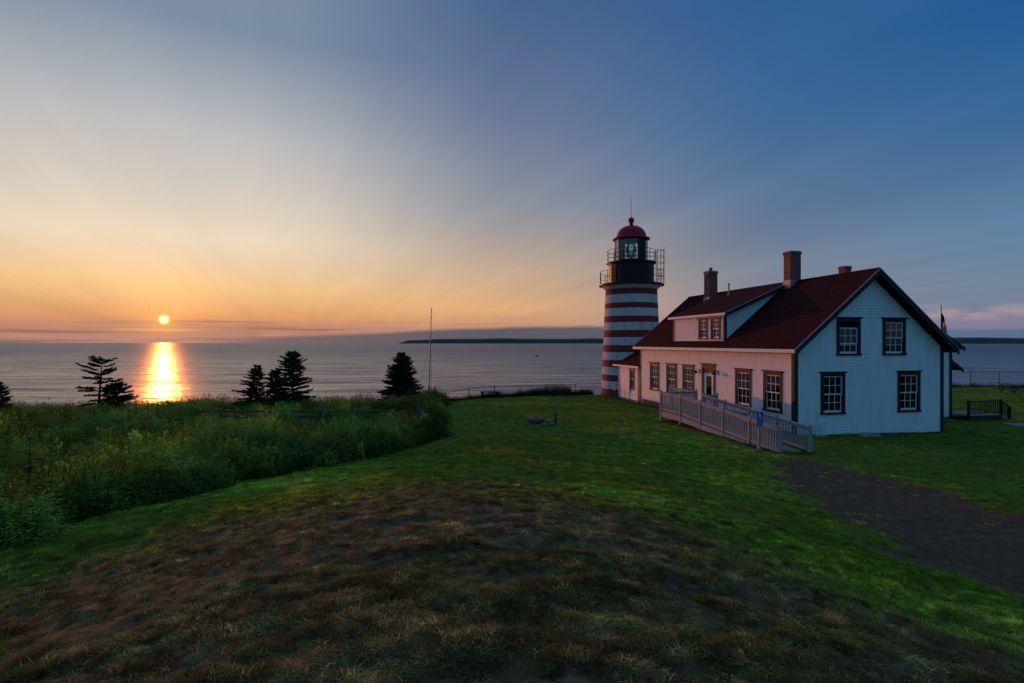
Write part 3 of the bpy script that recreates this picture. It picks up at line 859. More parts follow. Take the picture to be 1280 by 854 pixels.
# ---- rear ell and entry, seen past the gable
EX0, EX1, EV0, EV1 = GW + 0.05, 13.45, 4.2, 11.0; ERX = 10.55; ESL = 0.58; EE = 3.66
mb = MB()
clap(mb, lambda a, o, z: (a, EV0 - o, z), EX0, EX1, -0.15, 5.2, (), lambda z, a0, a1: (max(a0, ERX - (EE + ESL * (13.9 - ERX) - 0.1 - z) / ESL), min(a1, ERX + (EE + ESL * (13.9 - ERX) - 0.1 - z) / ESL)))
clap(mb, lambda a, o, z: (EX1 + o, a, z), EV0 + 0.1, EV1, -0.15, EE + 0.1)
mb.build('ell_wall', MT['white'], house)
MB().box(EX0, EX1 - 0.02, EV0 + 0.02, EV1, -1.0, -0.15).build('ell_foundation', MT['found'], house)
MB().box(EX0, EX1 - 0.3, EV0 + 0.3, EV1 - 0.1, -0.15, 3.4).build('interior', MT['dark'], house)
for (x0, x1, a, b) in ((EX1 - 0.16, EX1 + 0.034, EV0 - 0.034, EV0 - 0.004), (EX1 + 0.004, EX1 + 0.034, EV0 - 0.004, EV0 + 0.16)):
    MB().box(x0, x1, a, b, -0.2, EE - 0.05).build('corner_board', MT['trim'], house)
mb = MB(); zr = EE + ESL * (13.9 - ERX)
slab(mb, 13.9, EE, ERX, zr, EV0 - 0.4, EV1, 0.12); slab(mb, 2 * ERX - 13.9, EE, ERX, zr, EV0 - 0.4, EV1, 0.12)
er = mb.build('ell_roof', MT['roof'], house)
mb = MB(); slab(mb, 13.9, EE - 0.03, ERX, zr - 0.03, EV0 - 0.43, EV0 - 0.402, 0.2); mb.build('rake_board', MT['trim'], er)
MB().box(13.901, 13.93, EV0 - 0.4, EV1, EE - 0.13, EE).build('fascia', MT['trim'], er)
mb = MB(); mb.box(10.1 - 0.23, 10.1 + 0.23, 7.67, 8.13, 5.0, 8.34); mb.box(10.1 - 0.26, 10.1 + 0.26, 7.64, 8.16, 8.34, 8.44)
ch = mb.build('chimney', MT['brick'], house); MB().box(10.1 - 0.245, 10.1 + 0.245, 7.655, 8.145, 8.44, 8.5).build('cap', MT['concrete'], ch)
# entry with lean-to roof against the ell
mb = MB(); clap(mb, lambda a, o, z: (a, 5.2 - o, z), EX1 + 0.03, 14.35, -0.15, 3.1, (), lambda z, a0, a1: (a0, min(a1, 13.5 + (3.30 - z) / 0.65)))
clap(mb, lambda a, o, z: (14.35 + o, a, z), 5.3, 9.0, -0.15, 2.55)
mb.build('entry_wall', MT['white'], house)
MB().box(14.22, 14.384, 5.166, 5.196, -0.3, 2.65).box(14.354, 14.384, 5.2, 5.35, -0.3, 2.55).build('corner_board', MT['trim'], house)
mb = MB(); slab(mb, 15.0, 2.44, EX1 + 0.03, 3.42, 4.75, 9.3, 0.12); pr = mb.build('entry_roof', MT['roof'], house)
mb = MB(); slab(mb, 15.0, 2.41, EX1 + 0.04, 3.39, 4.72, 4.748, 0.2); mb.build('rake_board', MT['trim'], pr)

# ---- wall lanterns beside the door
for dv in (0.86, -0.86):
    mb = MB(); v0 = vdoor + dv
    mb.box(-0.05, -0.02, v0 - 0.06, v0 + 0.06, 2.22, 2.46); mb.tube((-0.05, v0, 2.40), (-0.22, v0, 2.47), 0.013); mb.tube((-0.22, v0, 2.47), (-0.26, v0, 2.38), 0.013)
    lo = mb.build('wall_lantern', MT['black'], house)
    MB().tube((-0.26, v0, 2.38), (-0.26, v0, 2.25), 0.03, 0.15, 14).build('lamp_shade', MT['black'], lo)
    MB().tube((-0.26, v0, 2.27), (-0.26, v0, 2.18), 0.045, 0.03, 10).build('bulb', MT['sash'], lo)
# flat stone by the gable and a small frame leaning there
x, y = hw(3.3, -0.42)
tag(MB().hexa([(-0.5, -0.28, 0), (0.5, -0.22, 0), (0.46, 0.28, 0), (-0.42, 0.24, 0)], [(-0.46, -0.25, 0.09), (0.47, -0.2, 0.08), (0.43, 0.25, 0.1), (-0.40, 0.21, 0.1)]).build('stone_slab', MT['concrete'], loc=(x, y, gz(x, y) - 0.03), rot=(0, 0, HA)),
    'pale flat slab lying against the foot of the blue shaded gable', 'slab')
x, y = hw(1.05, -0.28); rk = thing('slatted_frame', 'small pale slatted frame standing against the gable beside the ramp', 'frame', (x, y, gz(x, y)), HA)
for k in range(5):
    MB().box(-0.25 + k * 0.115, -0.21 + k * 0.115, -0.02, 0.02, 0.0, 0.55 + 0.08 * (k == 4)).build('slat', MT['white'], rk)
for a in (0.12, 0.44): MB().box(-0.27, 0.27, -0.035, -0.021, a, a + 0.04).build('rail', MT['white'], rk)

# ------------------------------------------------------------------ the shed between house and lighthouse
shed = thing('connecting_shed', 'low white shed with red roof joining the house to the striped tower', 'shed', (HO.x, HO.y, 0), HA)
SX, S0, S1 = 0.15, 15.25, 18.75; SE = 2.27; SRX = 1.75; SSL = 0.72
mb = MB(); cw = 16.15
clap(mb, lambda a, o, z: (SX - o, a, z), S0, S1, -0.12, SE + 0.05, [(cw - 0.32, cw + 0.32, 0.62, 2.0)])
clap(mb, lambda a, o, z: (a, S0 - o, z), SX + 0.1, 3.3, -0.12, 3.4, (), lambda z, a0, a1: (max(a0, SX - 0.25 + (z + 0.12 - SE) / SSL), min(a1, 2 * SRX - (SX - 0.25 + (z + 0.12 - SE) / SSL))))
mb.build('wall', MT['white'], shed)
MB().box(SX + 0.01, 3.3, S0 + 0.01, S1, -1.0, -0.12).build('foundation', MT['concrete'], shed)
SW = window_set(0.76, 1.5, 0.09, 0.06, 0.10, 1, 1)
put_window(shed, SW, (SX, cw, 0.58), -math.pi / 2, 1.0, 'shade')
mb = MB(); ze = SE; xe = SX - 0.25; zr = SE + SSL * (SRX - xe)
slab(mb, xe, ze, SRX, zr, GL + 0.14, S1 + 0.35, 0.1); slab(mb, 2 * SRX - xe, ze, SRX, zr, GL + 0.14, S1 + 0.35, 0.1)
sr = mb.build('roof', MT['roof'], shed)
MB().box(xe - 0.028, xe - 0.001, GL + 0.14, S1 + 0.36, SE - 0.12, SE + 0.01).build('fascia', MT['white'], sr)
for a, b in ((S1 - 0.1, S1 + 0.01), (S0 - 0.03, S0 + 0.08)):
    MB().box(SX - 0.035, SX - 0.004, a, b, -0.15, SE).build('corner_board', MT['white'], shed)
MB().box(0.7, 3.0, S0 + 0.2, S1, 0.0, 2.2).build('interior', MT['dark'], shed)
x, y = hw(-0.35, 17.9)
pl = thing('plaque_stand', 'small teal plaque on a stand before the white shed wall', 'plaque', (x, y, gz(x, y)), HA)
MB().tube((0, 0, -0.1), (0, 0, 0.75), 0.06, 0.045, 10).build('stand', MT['stone'], pl)
mb = MB(); mb.prism([(0.2 * math.cos(w_ * math.pi / 8), 0.92 + 0.27 * math.sin(w_ * math.pi / 8)) for w_ in range(16)], 'x', -0.1, -0.05); mb.build('plate', MT['teal'], pl)

# ------------------------------------------------------------------ lighthouse
TX, TY = 9.38, 43.0; TB = -0.35
tower = thing('lighthouse', 'round lighthouse banded red and white with black lantern and red dome', 'lighthouse', (TX, TY, 0))
bands = [496.5, 488, 478, 470, 460, 451, 441, 432, 422, 413, 403, 395, 385, 378, 367.5, 360]     # rows in the photograph, bottom to top
zs = [CAMZ + (HOR - b) * (TY - 2.0) / F for b in bands]; zs[0] = -0.9
z_lo, z_hi = zs[1] - 0.5, zs[-1]


def trad(z):
    t = (z - 0.0) / (z_hi - 0.0)
    return 2.34 + (1.99 - 2.34) * max(-0.2, t) ** (1.0 if t > 0 else 1.0) if t > 0 else 2.34 - 0.15 * t


for k in range(15):
    prof = [(trad(zs[k]), zs[k]), (trad((zs[k] + zs[k + 1]) / 2), (zs[k] + zs[k + 1]) / 2), (trad(zs[k + 1]), zs[k + 1])]
    MB().lathe(prof, 72).build('red_band' if k % 2 == 0 else 'white_band', MT['tred'] if k % 2 == 0 else MT['twhite'], tower, True)
zt = z_hi
MB().lathe([(1.99, zt), (2.12, zt + 0.10), (2.12, zt + 0.16), (2.30, zt + 0.22), (2.30, zt + 0.28), (0.5, zt + 0.29)], 64).build('cornice', MT['twhite'], tower)
g1 = zt + 0.29
MB().lathe([(0.5, g1), (2.5, g1), (2.52, g1 + 0.03), (2.52, g1 + 0.12), (2.48, g1 + 0.14), (0.5, g1 + 0.14)], 64).build('gallery_deck', MT['black'], tower)
g1 += 0.14; g2 = g1 + 1.62
MB().lathe([(1.80, g1), (1.80, g1 + 0.06), (1.75, g1 + 0.08), (1.75, g2 - 0.12), (1.80, g2 - 0.08), (1.80, g2)], 20).build('watch_room', MT['black'], tower)
MB().lathe([(0.5, g2), (1.90, g2), (1.92, g2 + 0.02), (1.92, g2 + 0.08), (0.5, g2 + 0.09)], 56).build('gallery_deck', MT['black'], tower)
g2 += 0.09; g3 = g2 + 1.82


def railing(z0, r, h, npost, nrail, skip=()):
    for i in range(npost):
        w_ = 2 * math.pi * i / npost + 0.1
        MB().tube((r * math.cos(w_), r * math.sin(w_), z0), (r * math.cos(w_), r * math.sin(w_), z0 + h), 0.022, n=6).build('railing_post', MT['iron'], tower)
    for k in range(nrail):
        MB().ring(r, z0 + h * (k + 1) / nrail, 0.017, 48).build('rail', MT['iron'], tower)


railing(g1, 2.44, 0.98, 14, 2); railing(g2, 1.86, 0.92, 12, 3)
# ladder cage on the side away from the sun
cx_, cy_ = 2.1 * math.cos(R(-14)), 2.1 * math.sin(R(-14))
for k in range(7):
    w_ = R(-14) + R(-105 + 35 * k)
    MB().tube((cx_ + 0.42 * math.cos(w_), cy_ + 0.42 * math.sin(w_), g1 + 0.1), (cx_ + 0.42 * math.cos(w_), cy_ + 0.42 * math.sin(w_), g2 + 0.95), 0.014, n=5).build('ladder_cage_bar', MT['iron'], tower)
for k in range(5):
    MB().ring(0.42, g1 + 0.62 + 0.5 * k, 0.016, 18, cx_, cy_, 4, R(-122), R(94)).build('ladder_cage_hoop', MT['iron'], tower)
mb = MB()
for s in (-1, 1):
    mb.tube((1.9 * math.cos(R(-12)) + 0.17 * s * math.sin(R(12)), 1.9 * math.sin(R(-12)) + 0.17 * s, g1), (1.9 * math.cos(R(-12)) + 0.17 * s * math.sin(R(12)), 1.9 * math.sin(R(-12)) + 0.17 * s, g2 + 0.9), 0.017, n=6)
for k in range(8):
    mb.tube((1.86, -0.55, g1 + 0.25 + 0.3 * k), (1.92, -0.22, g1 + 0.25 + 0.3 * k), 0.011, n=5)
mb.build('ladder', MT['iron'], tower)
# lantern room with ten sides, panes and a lens
NS = 10; rl = 1.24
MB().lathe([(rl, g2), (rl, g2 + 0.16), (rl - 0.05, g2 + 0.16)], NS, R(-6), R(354)).build('lantern_base', MT['black'], tower)
MB().lathe([(rl - 0.05, g3 - 0.12), (rl, g3 - 0.12), (rl, g3)], NS, R(-6), R(354)).build('lantern_header', MT['black'], tower)
for i in range(NS):
    a0, a1 = R(-6 + 36 * i), R(-6 + 36 * (i + 1)); am = (a0 + a1) / 2
    p0 = Vector((rl * math.cos(a0), rl * math.sin(a0), 0)); p1 = Vector((rl * math.cos(a1), rl * math.sin(a1), 0))
    MB().tube((p0.x, p0.y, g2 + 0.16), (p0.x, p0.y, g3 - 0.12), 0.032, n=6).build('mullion', MT['black'], tower)
    solid = abs(((math.degrees(am) - 300) + 180) % 360 - 180) < 19 or abs(((math.degrees(am) - 135) + 180) % 360 - 180) < 30
    q0, q1 = p0 * 0.992, p1 * 0.992; n_ = (p0 + p1).normalized() * 0.012
    mb = MB().hexa([q0 + Vector((0, 0, g2 + 0.16)), q1 + Vector((0, 0, g2 + 0.16)), q1 + n_ + Vector((0, 0, g2 + 0.16)), q0 + n_ + Vector((0, 0, g2 + 0.16))],
                   [q0 + Vector((0, 0, g3 - 0.12)), q1 + Vector((0, 0, g3 - 0.12)), q1 + n_ + Vector((0, 0, g3 - 0.12)), q0 + n_ + Vector((0, 0, g3 - 0.12))])
    mb.build('lantern_panel' if solid else 'lantern_pane', MT['black'] if solid else MT['glass'], tower)
MB().lathe([(0.12, g2), (0.2, g2 + 0.1), (0.16, g2 + 0.45), (0.42, g2 + 0.5), (0.42, g2 + 0.55)], 20).build('lens_pedestal', MT['brass'], tower, True)
prof = []
for k in range(13):                                      # stepped rings of the lens
    t = k / 12; rr_ = 0.42 * math.sin(math.pi * (0.12 + 0.76 * t)) ** 0.6
    prof += [(rr_, g2 + 0.55 + 0.95 * t), (rr_ - 0.03, g2 + 0.55 + 0.95 * (t + 0.03))]
MB().lathe(prof, 24).build('lens', MT['lens'], tower)
# dome
prof = [(rl, g3 - 0.01), (1.44, g3 - 0.02), (1.45, g3 + 0.06)]
for k in range(9):
    w_ = R(90 * k / 8); prof.append((1.16 * math.cos(w_) ** 0.9 if k < 8 else 0.16, g3 + 0.16 + 0.95 * math.sin(w_)))
dome = MB().lathe(prof, 40).build('dome', MT['dome'], tower, True)
zb_ = g3 + 1.1
MB().lathe([(0.17, zb_ - 0.03), (0.15, zb_ + 0.12), (0.2, zb_ + 0.16), (0.12, zb_ + 0.2)] + [(0.24 * math.sin(R(25 + 155 * k / 8)), zb_ + 0.42 - 0.24 * math.cos(R(25 + 155 * k / 8))) for k in range(9)], 20).build('ball_vent', MT['dome'], dome, True)
MB().tube((0, 0, zb_ + 0.64), (0, 0, zb_ + 2.3), 0.022, 0.009, 6).build('lightning_rod', MT['iron'], dome)

# ------------------------------------------------------------------ wheelchair ramp
RG = 0.05
ramp = thing('access_ramp', 'long pale grey wooden ramp with balustrade climbing to the house door', 'ramp', (HO.x, HO.y, 0), HA)
XO, XI = -3.66, -2.48; VT, VE, VF = 2.85, -3.72, 4.68; DZK = 0.56
rzk = lambda v: DZK if v >= VT else DZK + (v - VT) / (VT - VE) * (DZK - 0.07)
mb = MB(); nb = 44
for i in range(nb):                                     # sloping boards
    a, b = VE + (VT - VE) * i / nb, VE + (VT - VE) * (i + 1) / nb - 0.008
    mb.hexa([(XO, a, rzk(a) - 0.03), (XI, a, rzk(a) - 0.03), (XI, b, rzk(b) - 0.03), (XO, b, rzk(b) - 0.03)], [(XO, a, rzk(a)), (XI, a, rzk(a)), (XI, b, rzk(b)), (XO, b, rzk(b))])
mb.build('ramp_deck', MT['deck'], ramp)
mb = MB()
for i in range(13):
    a = VT + (VF - VT) * i / 13; mb.box(XO, -1.75, a, a + (VF - VT) / 13 - 0.008, DZK - 0.03, DZK)
for i in range(30):
    a = VT + (7.3 - VT) * i / 30; mb.box(-1.742, -0.06, a, a + (7.3 - VT) / 30 - 0.008, DZK - 0.03, DZK)
mb.build('landing_deck', MT['deck'], ramp)
# skirts
for x_ in (XO - 0.03, XI - 0.0):
    mb = MB(); mb.hexa([(x_, VE, -0.05), (x_ + 0.03, VE, -0.05), (x_ + 0.03, VT, rzk(VT) - 0.26), (x_, VT, rzk(VT) - 0.26)], [(x_, VE, rzk(VE) - 0.03), (x_ + 0.03, VE, rzk(VE) - 0.03), (x_ + 0.03, VT, rzk(VT) - 0.032), (x_, VT, rzk(VT) - 0.032)])
    mb.build('skirt', MT['grey'], ramp)
MB().box(XO - 0.03, XO, VT + 0.002, VF, DZK - 0.26, DZK - 0.032).box(XO, -1.75, VF, VF + 0.03, DZK - 0.26, DZK - 0.032).box(-1.78, -1.752, VF + 0.03, 7.3, DZK - 0.26, DZK - 0.032).build('skirt', MT['grey'], ramp)
bal = MB().box(-0.019, 0.019, -0.019, 0.019, 0, 0.70).mesh('baluster', MT['grey'])


def rail_run(p, q, za, zb, posts, hgt=0.93, first=True, last=True):
    """railing from p to q (house x, v); za, zb deck heights at the two ends"""
    p, q = Vector((p[0], p[1], 0)), Vector((q[0], q[1], 0)); L = (q - p).length
    P = lambda t, dz: p.lerp(q, t) + Vector((0, 0, za + (zb - za) * t + dz))
    MB().bar(P(0, hgt - 0.02), P(1, hgt - 0.02), 0.13, 0.04).build('top_rail', MT['grey'], ramp)
    MB().bar(P(0, hgt - 0.085), P(1, hgt - 0.085), 0.04, 0.09).build('top_rail', MT['grey'], ramp)
    MB().bar(P(0, 0.11), P(1, 0.11), 0.04, 0.08).build('bottom_rail', MT['grey'], ramp)
    for k in range(posts):
        t = k / (posts - 1)
        if (k == 0 and not first) or (k == posts - 1 and not last): continue
        c = P(t, 0); mb = MB(); mb.box(-0.048, 0.048, -0.048, 0.048, -0.25 - c.z, hgt + 0.03); mb.hexa([(-0.06, -0.06, hgt + 0.03), (0.06, -0.06, hgt + 0.03), (0.06, 0.06, hgt + 0.03), (-0.06, 0.06, hgt + 0.03)], [(-0.02, -0.02, hgt + 0.09), (0.02, -0.02, hgt + 0.09), (0.02, 0.02, hgt + 0.09), (-0.02, 0.02, hgt + 0.09)])
        mb.build('post', MT['grey'], ramp, loc=c)
    n = int(L / 0.135)
    for i in range(n):
        t = (i + 0.5) / n; c = P(t, 0.14)
        if min(abs(t - k / (posts - 1)) for k in range(posts)) * L < 0.06: continue
        link('baluster', bal, ramp, c)


rail_run((XO, VE), (XO, VT), rzk(VE), DZK, 5)
rail_run((XO, VT), (XO, VF), DZK, DZK, 2, first=False)
rail_run((XI, VE), (XI, VT), rzk(VE), DZK, 5)
rail_run((XO, VF), (-1.75, VF), DZK, DZK, 2, first=False)
rail_run((XI, VT), (-1.8, VT), DZK, DZK, 2, first=False)
rail_run((-1.75, VF), (-1.75, 7.25), DZK, DZK, 3, first=False)

# blue access sign in front of the ramp's foot
x, y = hw(-3.95, -3.0); sg = thing('access_sign', 'blue wheelchair access sign on a white post at the foot of the ramp', 'sign', (x, y, gz(x, y)), HA)
MB().box(-0.045, 0.045, -0.04, 0.04, -0.2, 0.92).build('post', MT['grey'], sg)
sp = MB().box(-0.13, 0.13, -0.058, -0.042, 1.05, 1.34).build('sign_plate', MT['blue'], sg)
MB().box(-0.125, 0.125, -0.056, -0.042, 0.84, 1.045).build('lower_plate', MT['lblue'], sg)
MB().box(-0.02, 0.02, -0.042, 0.0, 0.9, 1.3).build('bracket', MT['grey'], sg)
mb = MB(); ys = -0.0625                                   # wheelchair symbol: head, back, seat, leg and wheel
def disc(mb, cx, cz, r, n=14):
    mb.prism([(cx + r * math.cos(2 * math.pi * i / n), cz + r * math.sin(2 * math.pi * i / n)) for i in range(n)], 'y', ys, ys + 0.003)
def stroke(mb, a, b, w_):
    d = Vector((b[0] - a[0], b[1] - a[1])).normalized(); n_ = Vector((-d.y, d.x)) * w_ / 2
    mb.prism([(a[0] - n_.x, a[1] - n_.y), (b[0] - n_.x, b[1] - n_.y), (b[0] + n_.x, b[1] + n_.y), (a[0] + n_.x, a[1] + n_.y)], 'y', ys, ys + 0.003)
disc(mb, -0.02, 1.295, 0.02); stroke(mb, (-0.02, 1.272), (-0.012, 1.19), 0.026); stroke(mb, (-0.016, 1.237), (0.045, 1.237), 0.017); stroke(mb, (-0.014, 1.192), (0.048, 1.192), 0.024); stroke(mb, (0.045, 1.196), (0.068, 1.115), 0.024); stroke(mb, (0.064, 1.117), (0.09, 1.127), 0.018)
pts = [(-0.012 + 0.062 * math.cos(R(w_)), 1.155 + 0.062 * math.sin(R(w_))) for w_ in range(125, 345, 20)]
for a, b in zip(pts, pts[1:]): stroke(mb, a, b, 0.017)
mb.build('wheelchair_symbol', MT['signwhite'], sp)
# ------------------------------------------------------------------ back porch and yard on the right
bp = thing('back_porch', 'small dark porch with black balusters and steps behind the house', 'porch', (HO.x, HO.y, 0), HA)
PZ = 0.02; pa, pb = 13.5, 15.75
mb = MB()
for i in range(9):
    mb.box(pa, pb, 3.3 + i * 0.2, 3.49 + i * 0.2, PZ - 0.04, PZ)
mb.build('porch_deck', MT['deck'], bp); MB().box(pa, pb, 3.28, 3.3, -0.6, PZ - 0.04).box(pb, pb + 0.02, 3.3, 5.1, -0.6, PZ - 0.04).build('skirt', MT['darkwood'], bp)
bm_ = MB().box(-0.016, 0.016, -0.016, 0.016, 0, 0.62).mesh('baluster', MT['black'])
for i in range(15):
    link('baluster', bm_, bp, (pa + 0.15 * (i + 0.5), 3.34, PZ + 0.1))
MB().box(pa, pb, 3.31, 3.37, PZ + 0.70, PZ + 0.76).build('top_rail', MT['black'], bp); MB().box(pa, pb, 3.32, 3.36, PZ + 0.08, PZ + 0.12).build('bottom_rail', MT['black'], bp)
for x_ in (pa + 0.05, pb): MB().box(x_ - 0.05, x_ + 0.05, 3.29, 3.39, -0.6, PZ + 0.8).build('post', MT['black'], bp)
for k in range(2): MB().box(pb + 0.03 + 0.3 * k, pb + 0.33 + 0.3 * k, 3.4, 4.9, -0.6, PZ - 0.14 - 0.14 * k).build('step', MT['deck'], bp)
MB().bar((pb, 3.34, PZ + 0.73), (pb + 0.62, 3.34, PZ + 0.38), 0.05, 0.06).build('stair_rail', MT['black'], bp)
MB().box(pb + 0.56, pb + 0.66, 3.29, 3.39, -0.7, PZ + 0.42).build('post', MT['black'], bp)
for i in range(3): link('baluster', bm_, bp, (pb + 0.14 + 0.15 * i, 3.34, PZ - 0.02 - 0.085 * i))

q = hom(1266, 532, 27.5); x, y = 25.9, 27.6
tag(MB().hexa([(-0.9, -0.4, -0.1), (2.6, -0.5, -0.1), (2.6, 0.35, -0.1), (-0.9, 0.3, -0.1)], [(-0.9, -0.4, 0.06), (2.6, -0.5, 0.05), (2.6, 0.35, 0.05), (-0.9, 0.3, 0.06)]).build('paving_slab', MT['concrete'], loc=(x, y, gz(x, y))),
    'pale concrete paving strip on the grass by the back porch steps', 'slab')

# picnic table
x, y = hom(1268, 490, 45).xy; pt = thing('picnic_table', 'weathered picnic table with benches on the lawn near the right edge', 'picnic table', (x, y, gz(x, y)), R(8))
for k in range(5): MB().box(-0.95, 0.95, -0.36 + k * 0.147, -0.225 + k * 0.147, 0.70, 0.74).build('plank', MT['wood'], pt)
for s in (-1, 1):
    for k in range(2): MB().box(-0.95, 0.95, s * 0.72 - 0.13 + k * 0.135, s * 0.72 - 0.005 + k * 0.135, 0.42, 0.46).build('bench_plank', MT['wood'], pt)
    for d in (-1, 1): MB().bar((s * 0.65, d * 0.62, 0), (s * 0.65, d * 0.2, 0.70), 0.09, 0.045).build('leg', MT['darkwood'], pt)
    MB().box(s * 0.65 - 0.02, s * 0.65 + 0.02, -0.85, 0.85, 0.36, 0.42).build('crossbar', MT['darkwood'], pt)

# flagpole with furled flag beyond the roof
x, y = hom(1176.5, 430, 41).xy; zg = gz(x, y); fp = thing('flagpole', 'slim flagpole standing behind the roof of the house', 'flagpole', (x, y, zg))
ztop = CAMZ + (HOR - 384) / F * 41 - zg
MB().tube((0, 0, -0.3), (0, 0, ztop), 0.045, 0.025, 8).build('pole', MT['iron'], fp); MB().lathe([(0.0, ztop + 0.14), (0.05, ztop + 0.07), (0.0, ztop)], 10).build('finial', MT['brass'], fp)
fl = thing('flag', 'limp red white and blue flag hanging down the flagpole behind the roof', 'flag', (x, y, zg))
zf1 = CAMZ + (HOR - 392) / F * 41 - zg; zf0 = CAMZ + (HOR - 414) / F * 41 - zg


def cloth(mb, x0, x1, za, zb, seed):
    n, mrows = 5, 8; random.seed(seed)
    for i in range(n):
        for j in range(mrows):
            q4 = []
            for ii, jj in ((i, j), (i + 1, j), (i + 1, j + 1), (i, j + 1)):
                t, w_ = ii / n, jj / mrows
                xx = x0 + (x1 - x0) * t * (0.35 + 0.65 * w_); q4.append((xx, 0.06 * math.sin(9 * t + 3 * w_ + seed), za + (zb - za) * w_ - 0.12 * t))
            mb.add(q4 + [(p[0], p[1] + 0.008, p[2]) for p in q4], [(0, 1, 2, 3), (7, 6, 5, 4), (0, 4, 5, 1), (1, 5, 6, 2), (2, 6, 7, 3), (3, 7, 4, 0)])


mb = MB(); cloth(mb, 0.03, 0.3, zf1, (zf0 + zf1) / 2, 1); mb.build('canton', MT['navy'], fl)
for k in range(4):
    mb = MB(); cloth(mb, 0.03 + 0.10 * k, 0.16 + 0.10 * k, (zf0 + zf1) / 2 + 0.1 - 0.08 * k, zf0 - 0.05 * k, 2 + k); mb.build('stripe', MT['red'] if k % 2 == 0 else MT['signwhite'], fl)

# ------------------------------------------------------------------ fences along the cliff
FN = 0


def wire_fence(pts, label, hgt=0.95, postr=0.028, group='wire fences along the cliff edge'):
    root = thing('wire_fence', label, 'fence', (0, 0, 0), 0, group)
    P = [Vector((x, y, gz(x, y))) for x, y in pts]
    for p in P:
        MB().tube((p.x, p.y, p.z - 0.3), (p.x, p.y, p.z + hgt + 0.03), postr, n=7).build('post', MT['iron'], root)
    for a, b in zip(P, P[1:]):
        MB().tube(a + Vector((0, 0, hgt)), b + Vector((0, 0, hgt)), 0.020, n=6).build('top_rail', MT['iron'], root)
        mb = MB()
        n = max(2, int((b - a).length / 0.3))
        for i in range(n):                           # woven mesh
            p0, p1 = a.lerp(b, i / n), a.lerp(b, (i + 1) / n)
            mb.tube(p0 + Vector((0, 0, 0.06)), p1 + Vector((0, 0, hgt)), 0.0025, n=3, cap=False); mb.tube(p1 + Vector((0, 0, 0.06)), p0 + Vector((0, 0, hgt)), 0.0025, n=3, cap=False)
        for zz in (0.07, 0.5): mb.tube(a + Vector((0, 0, zz)), b + Vector((0, 0, zz)), 0.004, n=4, cap=False)
        mb.build('wire_mesh', MT['iron'], root)
    return root


cl = lambda px, Y: ((px - 640) / F * Y, Y)
wire_fence([cl(545, 40), cl(557, 40.4), cl(586, 41.5), cl(618, 42.6), cl(650, 43.5), cl(685, 44.2), cl(719, 44.8), cl(752, 45.5)], 'thin wire fence along the cliff edge left of the lighthouse', 1.0)
wire_fence([cl(1213, 52), cl(1249, 53), cl(1290, 54), cl(1335, 55)], 'thin wire fence along the cliff edge right of the house', 1.5)
# bench on the cliff edge
x, y = cl(612.5, 41.6); be = thing('bench', 'dark wooden bench at the cliff edge in front of the sea', 'bench', (x, y, gz(x, y)), R(-4))
for s in (-0.58, 0.58): MB().box(s - 0.09, s + 0.09, -0.17, 0.17, -0.2, 0.50).build('leg', MT['darkwood'], be)
for k in range(3): MB().box(-0.68, 0.68, -0.2 + 0.14 * k, -0.07 + 0.14 * k, 0.50, 0.56).build('plank', MT['darkwood'], be)
# mast with stays
b = hom(535.4, 497, 37); t = hom(539.3, 385, 37); zg = gz(b.x, b.y)
ms = thing('radio_mast', 'tall thin mast with stay wires rising beside the dark spruce', 'mast', (b.x, b.y, zg)); off = Vector((b.x, b.y, zg))
top = t - off
MB().tube((0, 0, -0.2), top, 0.045, 0.026, 8).build('mast_tube', MT['lead'], ms)
for k, (dx, dy) in enumerate(((-0.75, -0.5), (0.35, -0.9), (0.1, 1.2))):
    a = Vector((0, 0, 0)).lerp(top, 0.66)
    MB().tube(a, (dx, dy, gz(b.x + dx, b.y + dy) - zg), 0.006, n=4).build('stay_wire', MT['iron'], ms)
for k in range(4): MB().tube(Vector((0, 0, 0)).lerp(top, 0.3 + 0.2 * k) + Vector((-0.06, 0, 0)), Vector((0, 0, 0)).lerp(top, 0.3 + 0.2 * k) + Vector((0.06, 0, 0)), 0.02, n=6).build('clamp', MT['iron'], ms)
# rail fence half sunk in the field
rf = thing('rail_fence', 'weathered low rail fence running through the tall weeds on the left', 'fence')
xs = [hom(p, 516, 26.0) for p in (238, 275, 312, 356, 400, 446, 492)]
for p in xs: MB().box(p.x - 0.06, p.x + 0.06, 25.94, 26.06, gz(p.x, 26) - 0.3, 0.72).build('post', MT['wood'], rf)
for a, b in zip(xs, xs[1:]):
    MB().bar((a.x, 25.93, 0.64), (b.x, 25.93, 0.63), 0.04, 0.10).build('rail', MT['wood'], rf)
    MB().bar((a.x, 25.93, 0.38), (b.x, 25.93, 0.37), 0.04, 0.12).build('rail', MT['wood'], rf)
# trail marker by the shrubs
x, y = cl(523.5, 23.5); tm = thing('trail_marker', 'short pale post with a small blue plate among the shrubs', 'post', (x, y, gz(x, y)))
MB().box(-0.05, 0.05, -0.05, 0.05, -0.2, 1.35).build('post', MT['wood'], tm); MB().box(-0.05, 0.11, -0.07, -0.052, 0.80, 0.98).build('plate', MT['blue'], tm)

